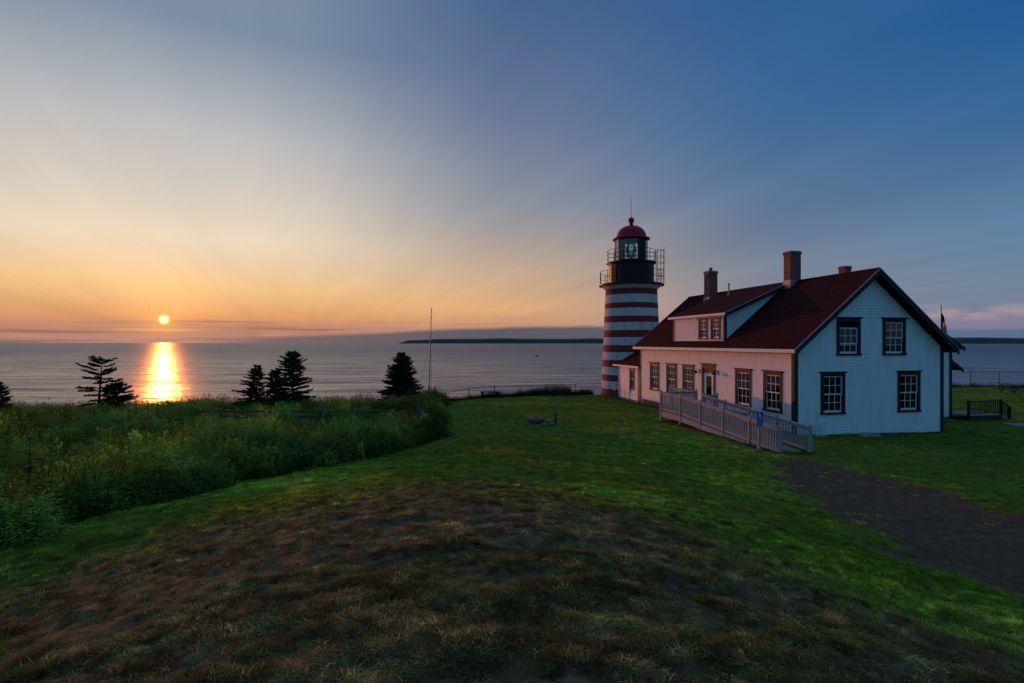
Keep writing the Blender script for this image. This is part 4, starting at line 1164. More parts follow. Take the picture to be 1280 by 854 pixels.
# ------------------------------------------------------------------ on the lawn: two round covers and a bollard
for (px, Y, r_, h_, lab) in ((670, 25.0, 0.42, 0.24, 'raised round concrete well cover on the lawn, the larger one'), (685.5, 23.9, 0.33, 0.12, 'low round concrete cover on the lawn beside the small post')):
    x, y = cl(px, Y)
    o = thing('well_cover', lab, 'well cover', (x, y, gz(x, y)), 0, 'round covers on the lawn')
    MB().lathe([(r_ * 0.93, -0.1), (r_ * 0.93, h_ - 0.08)], 28).build('well_ring', MT['stone'], o, True)
    MB().lathe([(r_ * 0.9, h_ - 0.08), (r_, h_ - 0.08), (r_, h_ - 0.02), (r_ * 0.96, h_), (0.0, h_ + 0.015)], 28).build('lid', MT['oldstone'], o)
    MB().ring(0.07, h_ + 0.035, 0.01, 12).build('lifting_ring', MT['iron'], o)
x, y = cl(694.5, 24.3); bo = thing('lawn_post', 'short dark post with a pale pointed cap on the lawn', 'post', (x, y, gz(x, y)))
MB().tube((0, 0, -0.1), (0, 0, 0.48), 0.045, n=10).build('post', MT['darkwood'], bo)
MB().lathe([(0.0, 0.48), (0.12, 0.48), (0.13, 0.50), (0.06, 0.56), (0.0, 0.62)], 4).build('cap', MT['oldstone'], bo)
# stones at the corner of the shrubs
for k, (px, Y, s) in enumerate(((553, 22.2, 0.30), (562, 22.5, 0.2), (545, 21.7, 0.24))):
    x, y = cl(px, Y); bm = bmesh.new(); bmesh.ops.create_icosphere(bm, subdivisions=2, radius=s)
    for v in bm.verts: v.co = Vector((v.co.x * 1.4, v.co.y, v.co.z * 0.55)) * (0.85 + 0.35 * float(vnoise(np.array([v.co.x * 6 + k * 9]), np.array([v.co.y * 6 + v.co.z * 5]), k)[0]))
    me = bpy.data.meshes.new('field_stone'); bm.to_mesh(me); bm.free(); me.materials.append(MT['stone'])
    o = link('field_stone', me, None, (x, y, gz(x, y) + s * 0.15)); tag(o, ('largest of the grey stones at the corner of the shrubs', 'small grey stone on the grass, right of the stones by the shrubs', 'grey stone half under the shrubs, leftmost of its group')[k], 'stone', 'stones by the shrub corner')
# small boat out on the sea
b = hom(671, 446.5, 660); bt = thing('fishing_boat', 'tiny dark fishing boat far out on the sea', 'boat', (b.x, b.y, CAMZ - 17.0), R(20))
MB().add([(-1.9, -0.7, 0.7), (-1.9, 0.7, 0.7), (1.2, 0.75, 0.75), (2.4, 0, 1.1), (1.2, -0.75, 0.75), (-1.8, -0.5, -0.2), (-1.8, 0.5, -0.2), (1.0, 0.4, -0.2), (1.9, 0, -0.2), (1.0, -0.4, -0.2)],
         [(0, 1, 2, 3, 4), (5, 9, 8, 7, 6), (0, 5, 6, 1), (1, 6, 7, 2), (2, 7, 8, 3), (3, 8, 9, 4), (4, 9, 5, 0)]).build('hull', MT['darkwood'], bt)
MB().box(-0.2, 1.0, -0.5, 0.5, 0.7, 1.75).build('cabin', MT['darkwood'], bt); MB().tube((-0.3, 0, 0.7), (-0.3, 0, 2.8), 0.05).build('mast', MT['darkwood'], bt)

# ------------------------------------------------------------------ spruces


def spruce(label, px, Y, top_row, rad, whorls, per, gap=0.0, lean=0.0, seed=1, low=0.12, power=0.8, skew=0.0):
    """spruce with a trunk, whorled limbs and brushes of needles; skew pushes the limbs to one side"""
    rnd = random.Random(seed)
    x0, y0_ = cl(px, Y); z0 = gz(x0, y0_) - 0.1; H = CAMZ + (HOR - top_row) / F * Y - z0
    root = thing('spruce_tree', label, 'tree', (x0, y0_, z0), 0, 'spruces at the edge of the field')
    tk = MB(); N = 10; axis = []
    for i in range(N + 1):
        t = i / N; axis.append(Vector((lean * H * t * t + 0.03 * math.sin(5 * t + seed), 0.03 * math.cos(4 * t + seed), H * t)))
    r0 = 0.03 + 0.022 * H
    for i in range(N): tk.tube(axis[i], axis[i + 1], r0 * (1 - i / N) + 0.006, r0 * (1 - (i + 1) / N) + 0.006, 7, False)
    trunk = tk.build('trunk', MT['bark'], root, True)
    V = []; FC = []; lb = MB()

    def brush(p, d, ln, w):
        d = d.normalized(); a = d.orthogonal().normalized(); a.rotate(Matrix.Rotation(rnd.uniform(0, 6.3), 3, d)); b = d.cross(a)
        for s in (a, b):
            o = len(V); m_ = p + d * ln * 0.45
            V.extend([p - s * w * 0.3, m_ - s * w, p + d * ln, m_ + s * w]); FC.append((o, o + 1, o + 2, o + 3))

    def axp(t):
        f = t * N; i = min(N - 1, int(f)); return axis[i].lerp(axis[i + 1], f - i)
    for k in range(whorls):
        t = low + (0.985 - low) * (k + rnd.uniform(-0.25, 0.25)) / (whorls - 1); t = min(max(t, low * 0.7), 0.99)
        L0 = rad * (1 - t) ** power + 0.10
        a_off = rnd.uniform(0, 6.3); thin = rnd.random() < gap * 0.5
        for j in range(per):
            if rnd.random() < gap: continue
            w_ = a_off + 2 * math.pi * j / per + rnd.uniform(-0.3, 0.3)
            L = L0 * rnd.uniform(0.55, 1.12) * (1 + skew * math.cos(w_)) * (0.6 if thin else 1)
            out = Vector((math.cos(w_), math.sin(w_), 0)); p = axp(t); pts = []
            up0 = 0.05 + 0.6 * t + rnd.uniform(-0.16, 0.2); n = 6
            for i in range(n + 1):
                q = i / n; pts.append(p + out * L * q + Vector((0, 0, L * (up0 * q - 0.34 * q * q + 0.16 * q ** 3))))
            for i in range(n): lb.tube(pts[i], pts[i + 1], 0.016 * (1 - i / n) * (0.4 + L) + 0.003, 0.016 * (1 - (i + 1) / n) * (0.4 + L) + 0.003, 4, False)
            side = out.cross(Vector((0, 0, 1)))
            nt = max(5, int(L / 0.044))
            for i in range(nt):
                q = 0.12 + 0.88 * (i + rnd.random()) / nt; f = q * n; ii = min(n - 1, int(f)); b = pts[ii].lerp(pts[ii + 1], f - ii); dr_ = (pts[ii + 1] - pts[ii]).normalized()
                for s in (-1, 1):
                    tl = (0.10 + 0.30 * L * (1 - q) * (0.6 + 0.4 * q)) * rnd.uniform(0.6, 1.2)
                    dv = (dr_ * 0.75 + side * s * rnd.uniform(0.5, 1.0) + Vector((0, 0, rnd.uniform(-0.25, 0.12)))).normalized()
                    m_ = max(1, int(tl / 0.10))
                    for u_ in range(m_):
                        brush(b + dv * tl * u_ / m_, dv + Vector((rnd.uniform(-.2, .2), rnd.uniform(-.2, .2), rnd.uniform(-.15, .15))), tl / m_ * 1.35 + 0.05, rnd.uniform(0.013, 0.026))
                if rnd.random() < 0.8: brush(b, dr_ + Vector((0, 0, rnd.uniform(-0.6, 0.6))), 0.17, 0.04)
            brush(pts[-1], pts[-1] - pts[-2], 0.16, 0.022)
    for k in range(5): brush(axp(0.9 + 0.02 * k), Vector((rnd.uniform(-.4, .4), rnd.uniform(-.4, .4), 1)), 0.2, 0.022)
    lb.build('limbs', MT['bark'], trunk)
    me = bpy.data.meshes.new('crown'); me.from_pydata([tuple(v) for v in V], [], FC); me.materials.append(MT['needle'])
    link('crown', me, root)
    return root


spruce('gaunt wind-bent spruce with open layers left of the sun track', 124.5, 31, 450, 1.5, 13, 7, 0.45, 0.03, 3, 0.18, 0.38)
spruce('low spreading spruce just right of the gaunt open one', 143, 30.5, 478, 1.1, 12, 9, 0.15, 0.0, 9, 0.10, 0.5, 0.25)
spruce('spruce cut by the left edge of the picture', -3, 31, 480, 0.95, 18, 8, 0.12, 0.0, 5)
spruce('smaller spruce leaning right, left of the pair by the sea', 319, 34, 459, 1.25, 21, 8, 0.2, 0.06, 11, 0.14, 0.8, -0.3)
spruce('short spruce squeezed between the two of the pair', 346, 33.5, 464, 1.0, 19, 8, 0.12, -0.05, 21, 0.10, 0.7)
spruce('tallest spruce with ragged top, right one of the pair by the sea', 366, 34, 442, 1.4, 26, 8, 0.22, 0.02, 14, 0.10, 0.5)
spruce('full dark cone-shaped spruce beside the thin mast', 502, 35, 443, 1.7, 30, 10, 0.06, 0.0, 17, 0.08, 0.8)


# ------------------------------------------------------------------ scattered plants
def proto(name, V, FC, mat):
    me = bpy.data.meshes.new(name); me.from_pydata([tuple(v) for v in V], [], FC); me.materials.append(mat)
    o = bpy.data.objects.new(name, me)
    return o


def proto_set(name, objs):
    col = bpy.data.collections.new(name)
    for o in objs: col.objects.link(o)
    return col


def scatter(name, label_kind, pts, rot, scl, idx, colr, col):
    me = bpy.data.meshes.new(name); me.from_pydata(pts.tolist(), [], [])
    me.attributes.new('rot', 'FLOAT_VECTOR', 'POINT').data.foreach_set('vector', rot.astype(np.float32).ravel())
    me.attributes.new('scl', 'FLOAT_VECTOR', 'POINT').data.foreach_set('vector', scl.astype(np.float32).ravel())
    me.attributes.new('idx', 'INT', 'POINT').data.foreach_set('value', idx.astype(np.int32))
    me.attributes.new('col', 'FLOAT_VECTOR', 'POINT').data.foreach_set('vector', colr.astype(np.float32).ravel())
    o = link(name, me); kind(o, 'stuff')
    g = bpy.data.node_groups.new(name + '_scatter', 'GeometryNodeTree')
    g.interface.new_socket('Geometry', in_out='INPUT', socket_type='NodeSocketGeometry'); g.interface.new_socket('Geometry', in_out='OUTPUT', socket_type='NodeSocketGeometry')
    T = NT(g); gi, go = T.n('NodeGroupInput'), T.n('NodeGroupOutput')
    ci = T.n('GeometryNodeCollectionInfo'); ci.inputs['Collection'].default_value = col; ci.inputs['Separate Children'].default_value = True; ci.inputs['Reset Children'].default_value = True
    ip = T.n('GeometryNodeInstanceOnPoints'); ip.inputs['Pick Instance'].default_value = True

    def na(nm, typ):
        return T.n('GeometryNodeInputNamedAttribute', data_type=typ), nm
    for nm, typ, sock in (('idx', 'INT', 'Instance Index'), ('rot', 'FLOAT_VECTOR', 'Rotation'), ('scl', 'FLOAT_VECTOR', 'Scale')):
        a = T.n('GeometryNodeInputNamedAttribute', data_type=typ); a.inputs['Name'].default_value = nm
        out = [s for s in a.outputs if s.enabled and s.name == 'Attribute'][0]
        if sock == 'Rotation':
            er_ = T.n('FunctionNodeEulerToRotation'); g.links.new(out, er_.inputs[0]); out = er_.outputs[0]
        g.links.new(out, ip.inputs[sock])
    g.links.new(gi.outputs[0], ip.inputs['Points']); g.links.new(ci.outputs[0], ip.inputs['Instance']); g.links.new(ip.outputs[0], go.inputs[0])
    md = o.modifiers.new('scatter', 'NODES'); md.node_group = g
    return o


def blade(V, FC, p, d, h, w, bend, seg=3):
    """curved tapering grass blade"""
    side = Vector((-d.y, d.x, 0)); o = len(V)
    for i in range(seg + 1):
        t = i / seg; c = p + d * bend * t * t + Vector((0, 0, h * (t - 0.25 * (bend / max(h, 1e-3)) * t * t)))
        ww = w * (1 - t) ** 0.7 / 2
        if i < seg: V.extend([c - side * ww, c + side * ww])
        else: V.append(c)
    for i in range(seg - 1): FC.append((o + 2 * i, o + 2 * i + 1, o + 2 * i + 3, o + 2 * i + 2))
    FC.append((o + 2 * seg - 2, o + 2 * seg - 1, o + 2 * seg))


def leaf(V, FC, p, d, ln, w):
    d = d.normalized(); s = d.cross(Vector((0, 0, 1))); s = s.normalized() if s.length > 1e-3 else Vector((1, 0, 0)); up = s.cross(d)
    o = len(V); m_ = p + d * ln * 0.5 + up * ln * 0.06
    V.extend([p, m_ - s * w / 2, p + d * ln - up * ln * 0.1, m_ + s * w / 2]); FC.append((o, o + 1, o + 2)); FC.append((o, o + 2, o + 3))


def tuft_protos(nm, n, nb, h0, h1, rad, w, lean):
    out = []
    for k in range(n):
        rnd = random.Random(100 + k); V, FC = [], []
        for i in range(nb):
            a, r_ = rnd.uniform(0, 6.28), rad * math.sqrt(rnd.random()); h = rnd.uniform(h0, h1); b = rnd.uniform(0.2, 1.0) * lean * h; a2 = rnd.uniform(0, 6.28)
            blade(V, FC, Vector((r_ * math.cos(a), r_ * math.sin(a), -0.005)), Vector((math.cos(a2), math.sin(a2), 0)), h, w * rnd.uniform(0.7, 1.3), b, 2)
        out.append(proto('%s_%d' % (nm, k), V, FC, MT['lawn']))
    return out


def field_protos():
    out = []
    for k in range(9):
        rnd = random.Random(300 + k); V, FC = [], []
        if k < 3:                                        # tall grass clumps
            for i in range(60):
                a, r_ = rnd.uniform(0, 6.28), 0.22 * math.sqrt(rnd.random()); h = rnd.uniform(0.5, 1.05); a2 = a + rnd.uniform(-1, 1)
                blade(V, FC, Vector((r_ * math.cos(a), r_ * math.sin(a), 0)), Vector((math.cos(a2), math.sin(a2), 0)), h, rnd.uniform(0.008, 0.014), h * rnd.uniform(0.1, 0.55), 4)
        elif k < 6:                                      # leafy stalks
            for i in range(9):
                a, r_ = rnd.uniform(0, 6.28), 0.28 * math.sqrt(rnd.random()); h = rnd.uniform(0.55, 1.1); b = Vector((r_ * math.cos(a), r_ * math.sin(a), 0)); tilt = Vector((rnd.uniform(-.18, .18), rnd.uniform(-.18, .18), 1))
                blade(V, FC, b, Vector((1, 0, 0)), h, 0.012, 0.05, 3); blade(V, FC, b, Vector((0, 1, 0)), h, 0.012, 0.05, 3)
                nl = 30
                for j in range(nl):
                    t = 0.15 + 0.85 * j / nl; a2 = j * 2.4 + rnd.uniform(-.3, .3)
                    leaf(V, FC, b + Vector((tilt.x, tilt.y, 1)) * h * t, Vector((math.cos(a2), math.sin(a2), rnd.uniform(-0.25, 0.35))), rnd.uniform(0.08, 0.145) * (1.15 - 0.6 * t), 0.036)
                for j in range(10):                      # plume at the top
                    a2 = rnd.uniform(0, 6.28); leaf(V, FC, b + Vector((tilt.x * h, tilt.y * h, h * rnd.uniform(0.9, 1.0))), Vector((math.cos(a2), math.sin(a2), rnd.uniform(0.3, 1.4))), rnd.uniform(0.04, 0.08), 0.02)
        elif k < 8:                                      # leafy bush
            for i in range(900):
                a, el, r_ = rnd.uniform(0, 6.28), math.asin(rnd.random() ** 0.8), rnd.uniform(0.6, 1.0) ** 0.5
                lump = 0.75 + 0.3 * math.sin(3 * a + k) * math.cos(4 * el) + rnd.uniform(-.12, .12)
                p = Vector((0.5 * math.cos(a) * math.cos(el), 0.5 * math.sin(a) * math.cos(el), 0.85 * math.sin(el))) * r_ * lump
                leaf(V, FC, p, Vector((math.cos(a) + rnd.uniform(-.7, .7), math.sin(a) + rnd.uniform(-.7, .7), rnd.uniform(-0.2, 0.9))), rnd.uniform(0.030, 0.060), rnd.uniform(0.018, 0.032))
        else:                                            # grass with seed heads
            for i in range(40):
                a, r_ = rnd.uniform(0, 6.28), 0.3 * math.sqrt(rnd.random()); h = rnd.uniform(0.8, 1.2); d = Vector((math.cos(a), math.sin(a), 0)); b = h * rnd.uniform(0.05, 0.3); p = d * r_
                blade(V, FC, p, d, h, 0.006, b, 4); tip = p + d * b + Vector((0, 0, h - 0.25 * b))
                for j in range(5): leaf(V, FC, tip - Vector((0, 0, 0.03 * j)), Vector((rnd.uniform(-.5, .5), rnd.uniform(-.5, .5), 1)), 0.07, 0.016)
        out.append(proto('field_%d' % k, V, FC, MT['gi']))
    return out


def mixcol(f, a, b):
    f = f[:, None]; return np.array(a)[None] * (1 - f) + np.array(b)[None] * f


# --- the field of tall weeds
n = 26000
X = rng.uniform(-62, -2.5, n); Y = rng.uniform(-6, 39, n)
d = sdpoly(X, Y, FIELD) + (fbm(X * 0.6, Y * 0.6, 3, 61) - 0.5) * 1.2
inview = np.abs(np.arctan2(X, np.maximum(Y, 0.1))) < R(50)
dist = np.hypot(X, Y)
keep = (d < -0.15) & inview & (rng.random(n) < np.clip(19.0 / dist, 0.40, 0.9)) & (Y < edge_y(X) + 2)
X, Y, d, dist = X[keep], Y[keep], d[keep], dist[keep]; n = len(X)
# a thicker front rank along the edge of the lawn
m2 = 9500; X2 = rng.uniform(-16, -2.5, m2); Y2 = rng.uniform(3, 37, m2); d2 = sdpoly(X2, Y2, FIELD) + (fbm(X2 * 0.6, Y2 * 0.6, 3, 61) - 0.5) * 1.2
k2 = (d2 < -0.05) & (d2 > -1.3); X, Y, d = np.r_[X, X2[k2]], np.r_[Y, Y2[k2]], np.r_[d, d2[k2]]; n = len(X)
h = 0.66 + 0.75 * (fbm(X * 0.22, Y * 0.3, 3, 71) - 0.25) + 0.9 * (fbm(X * 0.75, Y * 0.75, 2, 73) - 0.5)
h = np.clip(h, 0.32, 1.5)
h *= 0.72 + 0.28 * sstep(-d, 0.0, 0.6)
h *= 1.0 - 0.10 * sstep(Y, 20, 34)
patch = fbm(X * 0.3 + 5, Y * 0.45, 3, 81); u1 = rng.random(n)
idx = np.where(patch > 0.52, np.where(u1 < 0.6, rng.integers(6, 8, n), rng.integers(3, 6, n)), np.where(patch > 0.42, np.where(u1 < 0.72, rng.integers(3, 6, n), rng.integers(0, 3, n)), np.where(u1 < 0.42, rng.integers(0, 3, n), np.where(u1 < 0.46, 8, rng.integers(3, 6, n)))))
c = mixcol(np.clip((patch - 0.38) / 0.26, 0, 1), (0.205, 0.275, 0.046), (0.110, 0.195, 0.052)) * (0.70 + 0.95 * np.clip((fbm(X * 0.75, Y * 0.75, 2, 73) - 0.3) / 0.4, 0, 1))[:, None]
c = np.where((rng.random(n) < 0.07)[:, None], np.array([[0.16, 0.135, 0.05]]), c)
c = np.where((idx == 8)[:, None], np.array([[0.14, 0.115, 0.055]]), c) * np.clip(np.exp(rng.normal(0, 0.38, n)), 0.4, 2.2)[:, None]
s = h * rng.uniform(0.8, 1.2, n) * np.where(idx >= 6, np.where(idx == 8, 1.0, 1.15), 1.0); wd = rng.uniform(0.85, 1.25, n) * (0.5 + 0.5 * s)
bsh = (idx == 6) | (idx == 7); wd = np.where(bsh, wd * 1.55, wd); s = np.where(bsh, s * 1.12, s)
# low growth along the rim of the cliff
k = 3600; X3 = np.where(rng.random(k) < 0.68, rng.uniform(-7, 6.5, k), rng.uniform(27, 62, k)); Y3 = edge_y(X3) + rng.uniform(-1.6, 1.8, k); k = len(X3)
h3 = (0.30 + 0.62 * np.clip(fbm(X3 * 0.6, X3 * 0 + 2, 3, 77) - 0.2, 0, 1)) * rng.uniform(0.6, 1.2, k); i3 = np.where(rng.random(k) < 0.5, rng.integers(6, 8, k), rng.integers(0, 6, k))
X, Y = np.r_[X, X3], np.r_[Y, Y3]; s = np.r_[s, h3]; wd = np.r_[wd, 0.25 + h3 * 0.8]; idx = np.r_[idx, i3]; c = np.r_[c, np.array([[0.05, 0.075, 0.025]]) * rng.uniform(0.6, 1.4, k)[:, None]]; n = len(X)
z = ground_z(X, Y) - 0.03
scatter('field_weeds', '', np.c_[X, Y, z], np.c_[rng.uniform(-.12, .12, n), rng.uniform(-.12, .12, n), rng.uniform(0, 6.28, n)], np.c_[wd, wd, s], idx, c, proto_set('field_plants', field_protos()))

# --- lawn and dry turf
house_box = [hw(-0.05, -0.05), hw(GW + 0.05, -0.05), hw(GW + 0.05, GL + 4), hw(-0.05, GL + 4)]
ell_box = [hw(GW, 3.2), hw(16.0, 3.2), hw(16.0, 11), hw(GW, 11)]
ramp_box = [hw(XO, VE), hw(XI, VE), hw(XI, VT), hw(0, VT), hw(0, 7.3), hw(-1.75, 7.3), hw(-1.75, VF), hw(XO, VF)]
PX, PY = [], []
for r0, r1, dens in ((0.9, 5, 1150), (5, 10, 420), (10, 20, 150), (20, 38, 42), (38, 62, 16)):
    k = int(dens * R(98) / 2 * (r1 * r1 - r0 * r0)); rr_ = np.sqrt(rng.uniform(r0 * r0, r1 * r1, k)); aa = rng.uniform(R(-49), R(49), k)
    PX.append(rr_ * np.sin(aa)); PY.append(rr_ * np.cos(aa))
X, Y = np.concatenate(PX), np.concatenate(PY)
dry, road, bare = masks(X, Y)
ok = (sdpoly(X, Y, FIELD) > -0.6) & (sdpoly(X, Y, house_box) > 0) & (sdpoly(X, Y, ell_box) > 0) & (sdpoly(X, Y, ramp_box) > 0.02) & (Y < edge_y(X) + 1.5) & (np.hypot(X - TX, Y - TY) > 2.4)
clump = fbm(X * 3.2, Y * 5.5, 3, 15)
ok &= rng.random(len(X)) > np.maximum(np.maximum(road * 0.95, bare * 0.86), dry * 0.8 * sstep(clump, 0.50, 0.36))
X, Y, dry = X[ok], Y[ok], dry[ok]; n = len(X); dist = np.hypot(X, Y)
isdry = (dry + (rng.random(n) - 0.5) * 0.95) > 0.5
v1 = fbm(X * 0.5, Y * 0.5, 4, 91); v2 = fbm(X * 2.2, Y * 2.2, 3, 93)
cg = mixcol(np.clip((v1 - 0.36) / 0.3, 0, 1), (0.120, 0.235, 0.030), (0.190, 0.290, 0.042))
cg = np.where((v2 > 0.60)[:, None], cg * np.array([[1.25, 0.95, 1.2]]), cg)
cd = mixcol(np.clip((v2 - 0.36) / 0.3, 0, 1), (0.158, 0.130, 0.060), (0.270, 0.222, 0.106))
cd = np.where(((v1 > 0.56) & (rng.random(n) < 0.5))[:, None], mixcol(rng.random(n), (0.200, 0.180, 0.060), (0.130, 0.165, 0.042)), cd)
v3 = fbm(X * 6.0, Y * 9.0, 2, 95); v4 = fbm(X * 0.16, Y * 0.22, 3, 97); v5 = fbm(X * 1.1, Y * 2.4, 3, 99)
cg = cg * 1.12 * (0.74 + 0.66 * np.clip((v4 - 0.3) / 0.4, 0, 1))[:, None]
cg = np.where(((v5 > 0.6) & (rng.random(n) < 0.75))[:, None], cg * np.array([[1.16, 1.05, 0.95]]), cg)
cg = np.where(((v5 < 0.40) & (rng.random(n) < 0.8))[:, None], cg * np.array([[0.80, 0.82, 0.86]]), cg)
cg = np.where((rng.random(n) < 0.03)[:, None], np.array([[0.20, 0.17, 0.07]]), cg)
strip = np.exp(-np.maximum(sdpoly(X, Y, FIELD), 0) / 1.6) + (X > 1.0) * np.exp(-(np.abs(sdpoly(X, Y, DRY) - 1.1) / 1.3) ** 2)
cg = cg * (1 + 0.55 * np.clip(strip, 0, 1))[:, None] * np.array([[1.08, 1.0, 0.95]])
cd = cd * np.array([[0.95, 1.02, 0.95]])
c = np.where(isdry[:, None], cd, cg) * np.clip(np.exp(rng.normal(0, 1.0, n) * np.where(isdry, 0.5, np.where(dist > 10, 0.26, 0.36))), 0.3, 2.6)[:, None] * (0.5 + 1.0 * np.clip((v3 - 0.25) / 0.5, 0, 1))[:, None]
s = rng.uniform(0.7, 1.3, n) * np.where(dist > 10, 1.15, 1) * np.where(dist > 20, 1.5, 1) * np.where(dist > 38, 1.4, 1); sz = np.where(dist > 20, s * 0.72, s) * (0.35 + 1.3 * np.clip((fbm(X * 3.2, Y * 5.5, 3, 15) - 0.3) / 0.4, 0, 1.2) ** 1.5) * np.where(isdry, 0.58, 0.75)
idx = np.where(isdry, rng.integers(0, 4, n), rng.integers(4, 8, n))
for poly in (house_box, ramp_box, ell_box):               # longer grass the mower misses against walls and posts
    for (ax, ay), (bx, by) in zip(poly, poly[1:] + poly[:1]):
        L = math.hypot(bx - ax, by - ay); k = int(L * 34); t = rng.random(k); nx, ny = (by - ay) / L, -(bx - ax) / L; o = rng.uniform(0.03, 0.16, k)
        xa, ya = ax + (bx - ax) * t + nx * o, ay + (by - ay) * t + ny * o; g_ = rng.uniform(1.3, 3.2, k)
        X, Y = np.r_[X, xa], np.r_[Y, ya]; s = np.r_[s, g_ * 0.7]; sz = np.r_[sz, g_]; idx = np.r_[idx, rng.integers(4, 8, k)]; c = np.r_[c, np.array([[0.11, 0.17, 0.03]]) * rng.uniform(0.6, 1.4, k)[:, None]]
n = len(X)
z = ground_z(X, Y)
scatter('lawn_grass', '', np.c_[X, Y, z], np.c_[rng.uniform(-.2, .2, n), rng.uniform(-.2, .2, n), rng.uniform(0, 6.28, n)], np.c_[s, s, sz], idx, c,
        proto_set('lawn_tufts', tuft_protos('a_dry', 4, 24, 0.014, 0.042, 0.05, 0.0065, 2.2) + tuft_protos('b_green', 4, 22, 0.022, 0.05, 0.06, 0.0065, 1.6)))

# --- gravel on the bare soil and the track
peb = []
for k in range(5):
    rnd = random.Random(900 + k); bm = bmesh.new(); bmesh.ops.create_icosphere(bm, subdivisions=1, radius=1.0)
    for v in bm.verts: v.co = Vector((v.co.x * rnd.uniform(.7, 1.3), v.co.y * rnd.uniform(.7, 1.2), v.co.z * rnd.uniform(.4, .8)))
    me = bpy.data.meshes.new('pebble_%d' % k); bm.to_mesh(me); bm.free()
    m = bpy.data.materials.get('pebble')
    if m is None:
        m, T, p = mat_base('pebble'); T.put(p.inputs['Base Color'], T.n('ShaderNodeAttribute', attribute_type='INSTANCER', attribute_name='col').outputs['Color']); p.inputs['Roughness'].default_value = 0.85
    me.materials.append(m); peb.append(bpy.data.objects.new('pebble_%d' % k, me))
k = 90000; rr_ = np.sqrt(rng.uniform(1.0, 20 ** 2, k)) * np.where(rng.random(k) < 0.6, 0.42, 1); aa = rng.uniform(R(-49), R(49), k); X, Y = rr_ * np.sin(aa), rr_ * np.cos(aa)
dry, road, bare = masks(X, Y); ok = rng.random(k) < np.maximum(bare * 0.6, road * 0.35) + dry * 0.015
X, Y = X[ok], Y[ok]; n = len(X); s = (0.003 + 0.010 * rng.random(n) ** 3 + 0.004 * rng.random(n)) * np.where(road[ok] > 0.3, 0.8 + 1.2 * rng.random(n) ** 6, 1.0)
g = rng.uniform(0.035, 0.13, n)[:, None] ** 1.0 * np.array([[1.0, 0.92, 0.84]])
scatter('gravel', '', np.c_[X, Y, ground_z(X, Y) + 0.003], rng.uniform(0, 6.28, (n, 3)) * np.array([[.05, .05, 1]]), np.c_[s, s, s], rng.integers(0, 5, n), g, proto_set('pebbles', peb))


# ------------------------------------------------------------------ single shrubs and flowering weeds one can point at
def shrub(name, label, px, Y, rx, rz, n, seed, mat='leaf', group='shrubs round the field'):
    rnd = random.Random(seed); x0, y0_ = cl(px, Y); root = thing(name, label, 'shrub', (x0, y0_, gz(x0, y0_) - 0.05), 0, group)
    st = MB(); V, FC = [], []
    for i in range(9):
        a = rnd.uniform(0, 6.28); e_ = Vector((math.cos(a) * rx * rnd.uniform(.3, .8), math.sin(a) * rx * rnd.uniform(.3, .8), rz * rnd.uniform(.55, .9)))
        mid = e_ * 0.5 + Vector((0, 0, 0.1 * rz)); st.tube((0, 0, 0), mid, 0.018, 0.012, 5, False); st.tube(mid, e_, 0.012, 0.004, 5, False)
    st.build('stem', MT['bark'], root)
    lumps = [(Vector((rnd.uniform(-.6, .6) * rx, rnd.uniform(-.6, .6) * rx, rnd.uniform(.25, .75) * rz)), rnd.uniform(.25, .45)) for _ in range(11)]
    for i in range(n):
        cpt, rr2 = rnd.choice(lumps); v = Vector((rnd.gauss(0, 1), rnd.gauss(0, 1), rnd.gauss(0, 1))).normalized() * (rnd.random() ** 0.4)
        p = cpt + Vector((v.x * rx * rr2 * 1.3, v.y * rx * rr2 * 1.3, v.z * rz * rr2)); p.z = max(p.z, 0.03)
        leaf(V, FC, p, v + Vector((rnd.uniform(-.6, .6), rnd.uniform(-.6, .6), rnd.uniform(-.3, .6))), rnd.uniform(0.05, 0.10), rnd.uniform(0.028, 0.05))
    me = bpy.data.meshes.new('foliage'); me.from_pydata([tuple(v) for v in V], [], FC); me.materials.append(MT[mat]); link('foliage', me, root)
    return root


shrub('rose_shrub', 'rounded shrub with bright green crown at the right corner of the field', 528, 25, 0.95, 1.75, 2600, 1)
shrub('rose_shrub', 'dark low shrub at the tip of the field next to the stones', 541, 22.6, 0.8, 1.15, 2200, 2)
shrub('rose_shrub', 'dark shrub in front of the cone-shaped spruce', 490, 30, 1.4, 1.2, 2600, 3)
shrub('rose_shrub', 'broad dark shrub on the skyline right of the sun track', 262, 29, 1.9, 1.25, 3200, 4)
shrub('rose_shrub', 'dark shrub on the skyline just below the sun track', 205, 29.5, 1.6, 1.15, 2800, 5)
shrub('rose_shrub', 'dark leafy shrub at the left edge of the picture', 6, 15.5, 1.2, 1.65, 2800, 6)
shrub('rose_shrub', 'small round dark shrub in the middle of the weeds', 405, 24, 0.6, 1.1, 1500, 7)
shrub('rose_shrub', 'low dark shrub in the weeds below the rail fence', 310, 21, 1.0, 0.95, 2000, 8)
for k, (px, Y, w_, hh) in enumerate(((556, 40.2, 0.9, 0.42), (571, 40.8, 0.7, 0.4), (588, 41.3, 0.8, 0.5), (632, 43.0, 1.2, 0.45))):
    shrub('cliff_shrub', ('leftmost of the low dark shrubs under the wire fence', 'second low dark shrub from the left under the wire fence', 'low dark shrub just left of the bench', 'low dark shrub just right of the bench')[k], px, Y, w_, hh, 900, 30 + k, 'needle', 'shrubs along the cliff edge')
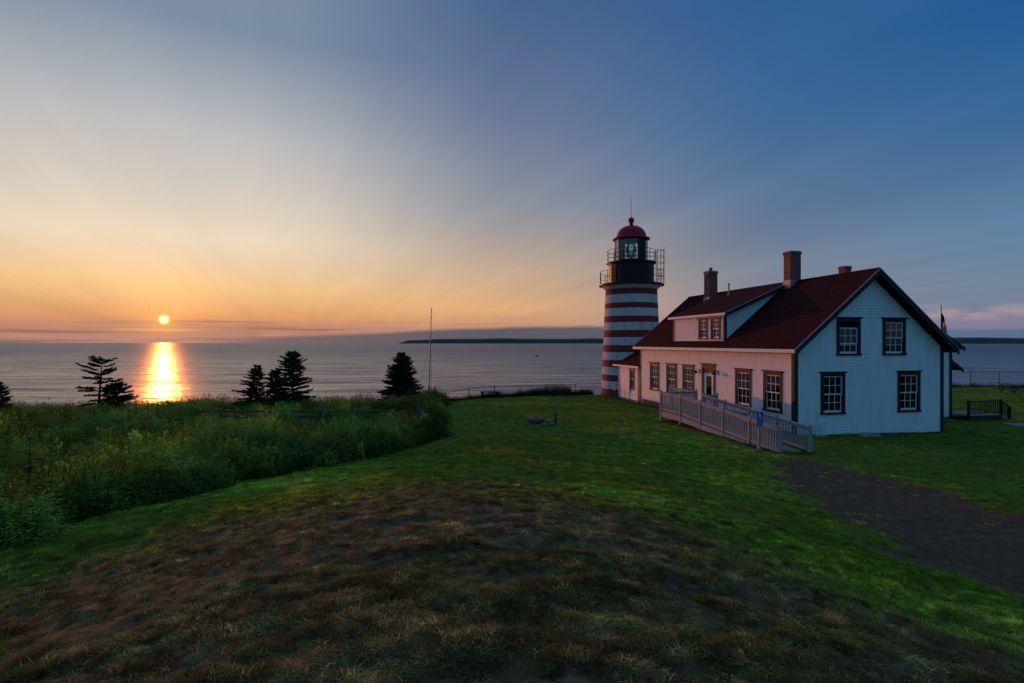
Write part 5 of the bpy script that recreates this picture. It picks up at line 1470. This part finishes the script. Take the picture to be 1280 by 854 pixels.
for k, (px, w_, hh) in enumerate(((655, 0.7, 0.75), (666, 0.8, 0.85), (677, 0.85, 0.95), (689, 0.9, 1.1), (700, 0.9, 1.12), (709, 0.55, 0.95))):
    rnd = random.Random(60 + k); Y = 43.2; x0, y0_ = cl(px, Y)
    root = thing('reed_clump', ('leftmost, shortest clump in the row of dark reeds before the sea', 'second clump from the left in the row of dark reeds', 'third clump from the left in the row of dark reeds', 'fourth, tall clump from the left in the row of dark reeds', 'tallest clump in the row of dark reeds, second from the right', 'rightmost narrow clump in the row of dark reeds')[k], 'reeds', (x0, y0_, gz(x0, y0_) - 0.05), 0, 'reeds along the cliff edge')
    V, FC = [], []
    for i in range(420):
        a, r_ = rnd.uniform(0, 6.28), w_ * 0.62 * math.sqrt(rnd.random()); a2 = rnd.uniform(0, 6.28); h_ = hh * rnd.uniform(0.6, 1.1)
        blade(V, FC, Vector((r_ * math.cos(a), r_ * math.sin(a) * 0.6, 0)), Vector((math.cos(a2), math.sin(a2), 0)), h_, rnd.uniform(0.012, 0.022), h_ * rnd.uniform(0, 0.18), 3)
    me = bpy.data.meshes.new('blades'); me.from_pydata([tuple(v) for v in V], [], FC); me.materials.append(MT['needle']); link('blades', me, root)

for k, (px, py, Y, s_) in enumerate(((35, 582, 9.6, 1.0), (62, 600, 9.2, 0.7), (36, 546, 12.0, 0.7))):
    rnd = random.Random(70 + k); p = hom(px, py, Y); zg = gz(p.x, Y); H = p.z - zg
    root = thing('umbel_weed', ('tall weed with a wide pale flower umbel near the left edge', 'shorter pale umbel weed right of the tall one', 'pale umbel weed farther back among the grass')[k], 'weed', (p.x, Y, zg), 0, 'umbel weeds in the field')
    MB().tube((0, 0, 0), (0.02, 0, H * 0.92), 0.014, 0.007, 6).build('stem', MT['leaf'], root)
    um = MB(); V, FC = [], []
    for i in range(24):
        a, r_ = i * 2.4, 0.11 * s_ * math.sqrt((i + 0.5) / 24); e_ = Vector((0.02 + r_ * math.cos(a), r_ * math.sin(a), H - 2.2 * r_ * r_))
        um.tube((0.02, 0, H * 0.92), e_, 0.002, 0.0015, 3, False)
        for j in range(9): leaf(V, FC, e_ + Vector((rnd.uniform(-.014, .014), rnd.uniform(-.014, .014), 0)), Vector((rnd.uniform(-1, 1), rnd.uniform(-1, 1), 0.3)), 0.012, 0.012)
    u_ = um.build('umbel_rays', MT['leaf'], root)
    me = bpy.data.meshes.new('flowers'); me.from_pydata([tuple(v) for v in V], [], FC); me.materials.append(MT['umbel']); link('flowers', me, u_)
    V, FC = [], []
    for i in range(9):
        a = i * 2.1
        for j in range(5): leaf(V, FC, Vector((0.04 * j * math.cos(a), 0.04 * j * math.sin(a), H * (0.2 + 0.07 * i))), Vector((math.cos(a + rnd.uniform(-.9, .9)), math.sin(a + rnd.uniform(-.9, .9)), rnd.uniform(0, .5))), 0.14, 0.06)
    me = bpy.data.meshes.new('leaves'); me.from_pydata([tuple(v) for v in V], [], FC); me.materials.append(MT['leaf']); link('leaves', me, root)
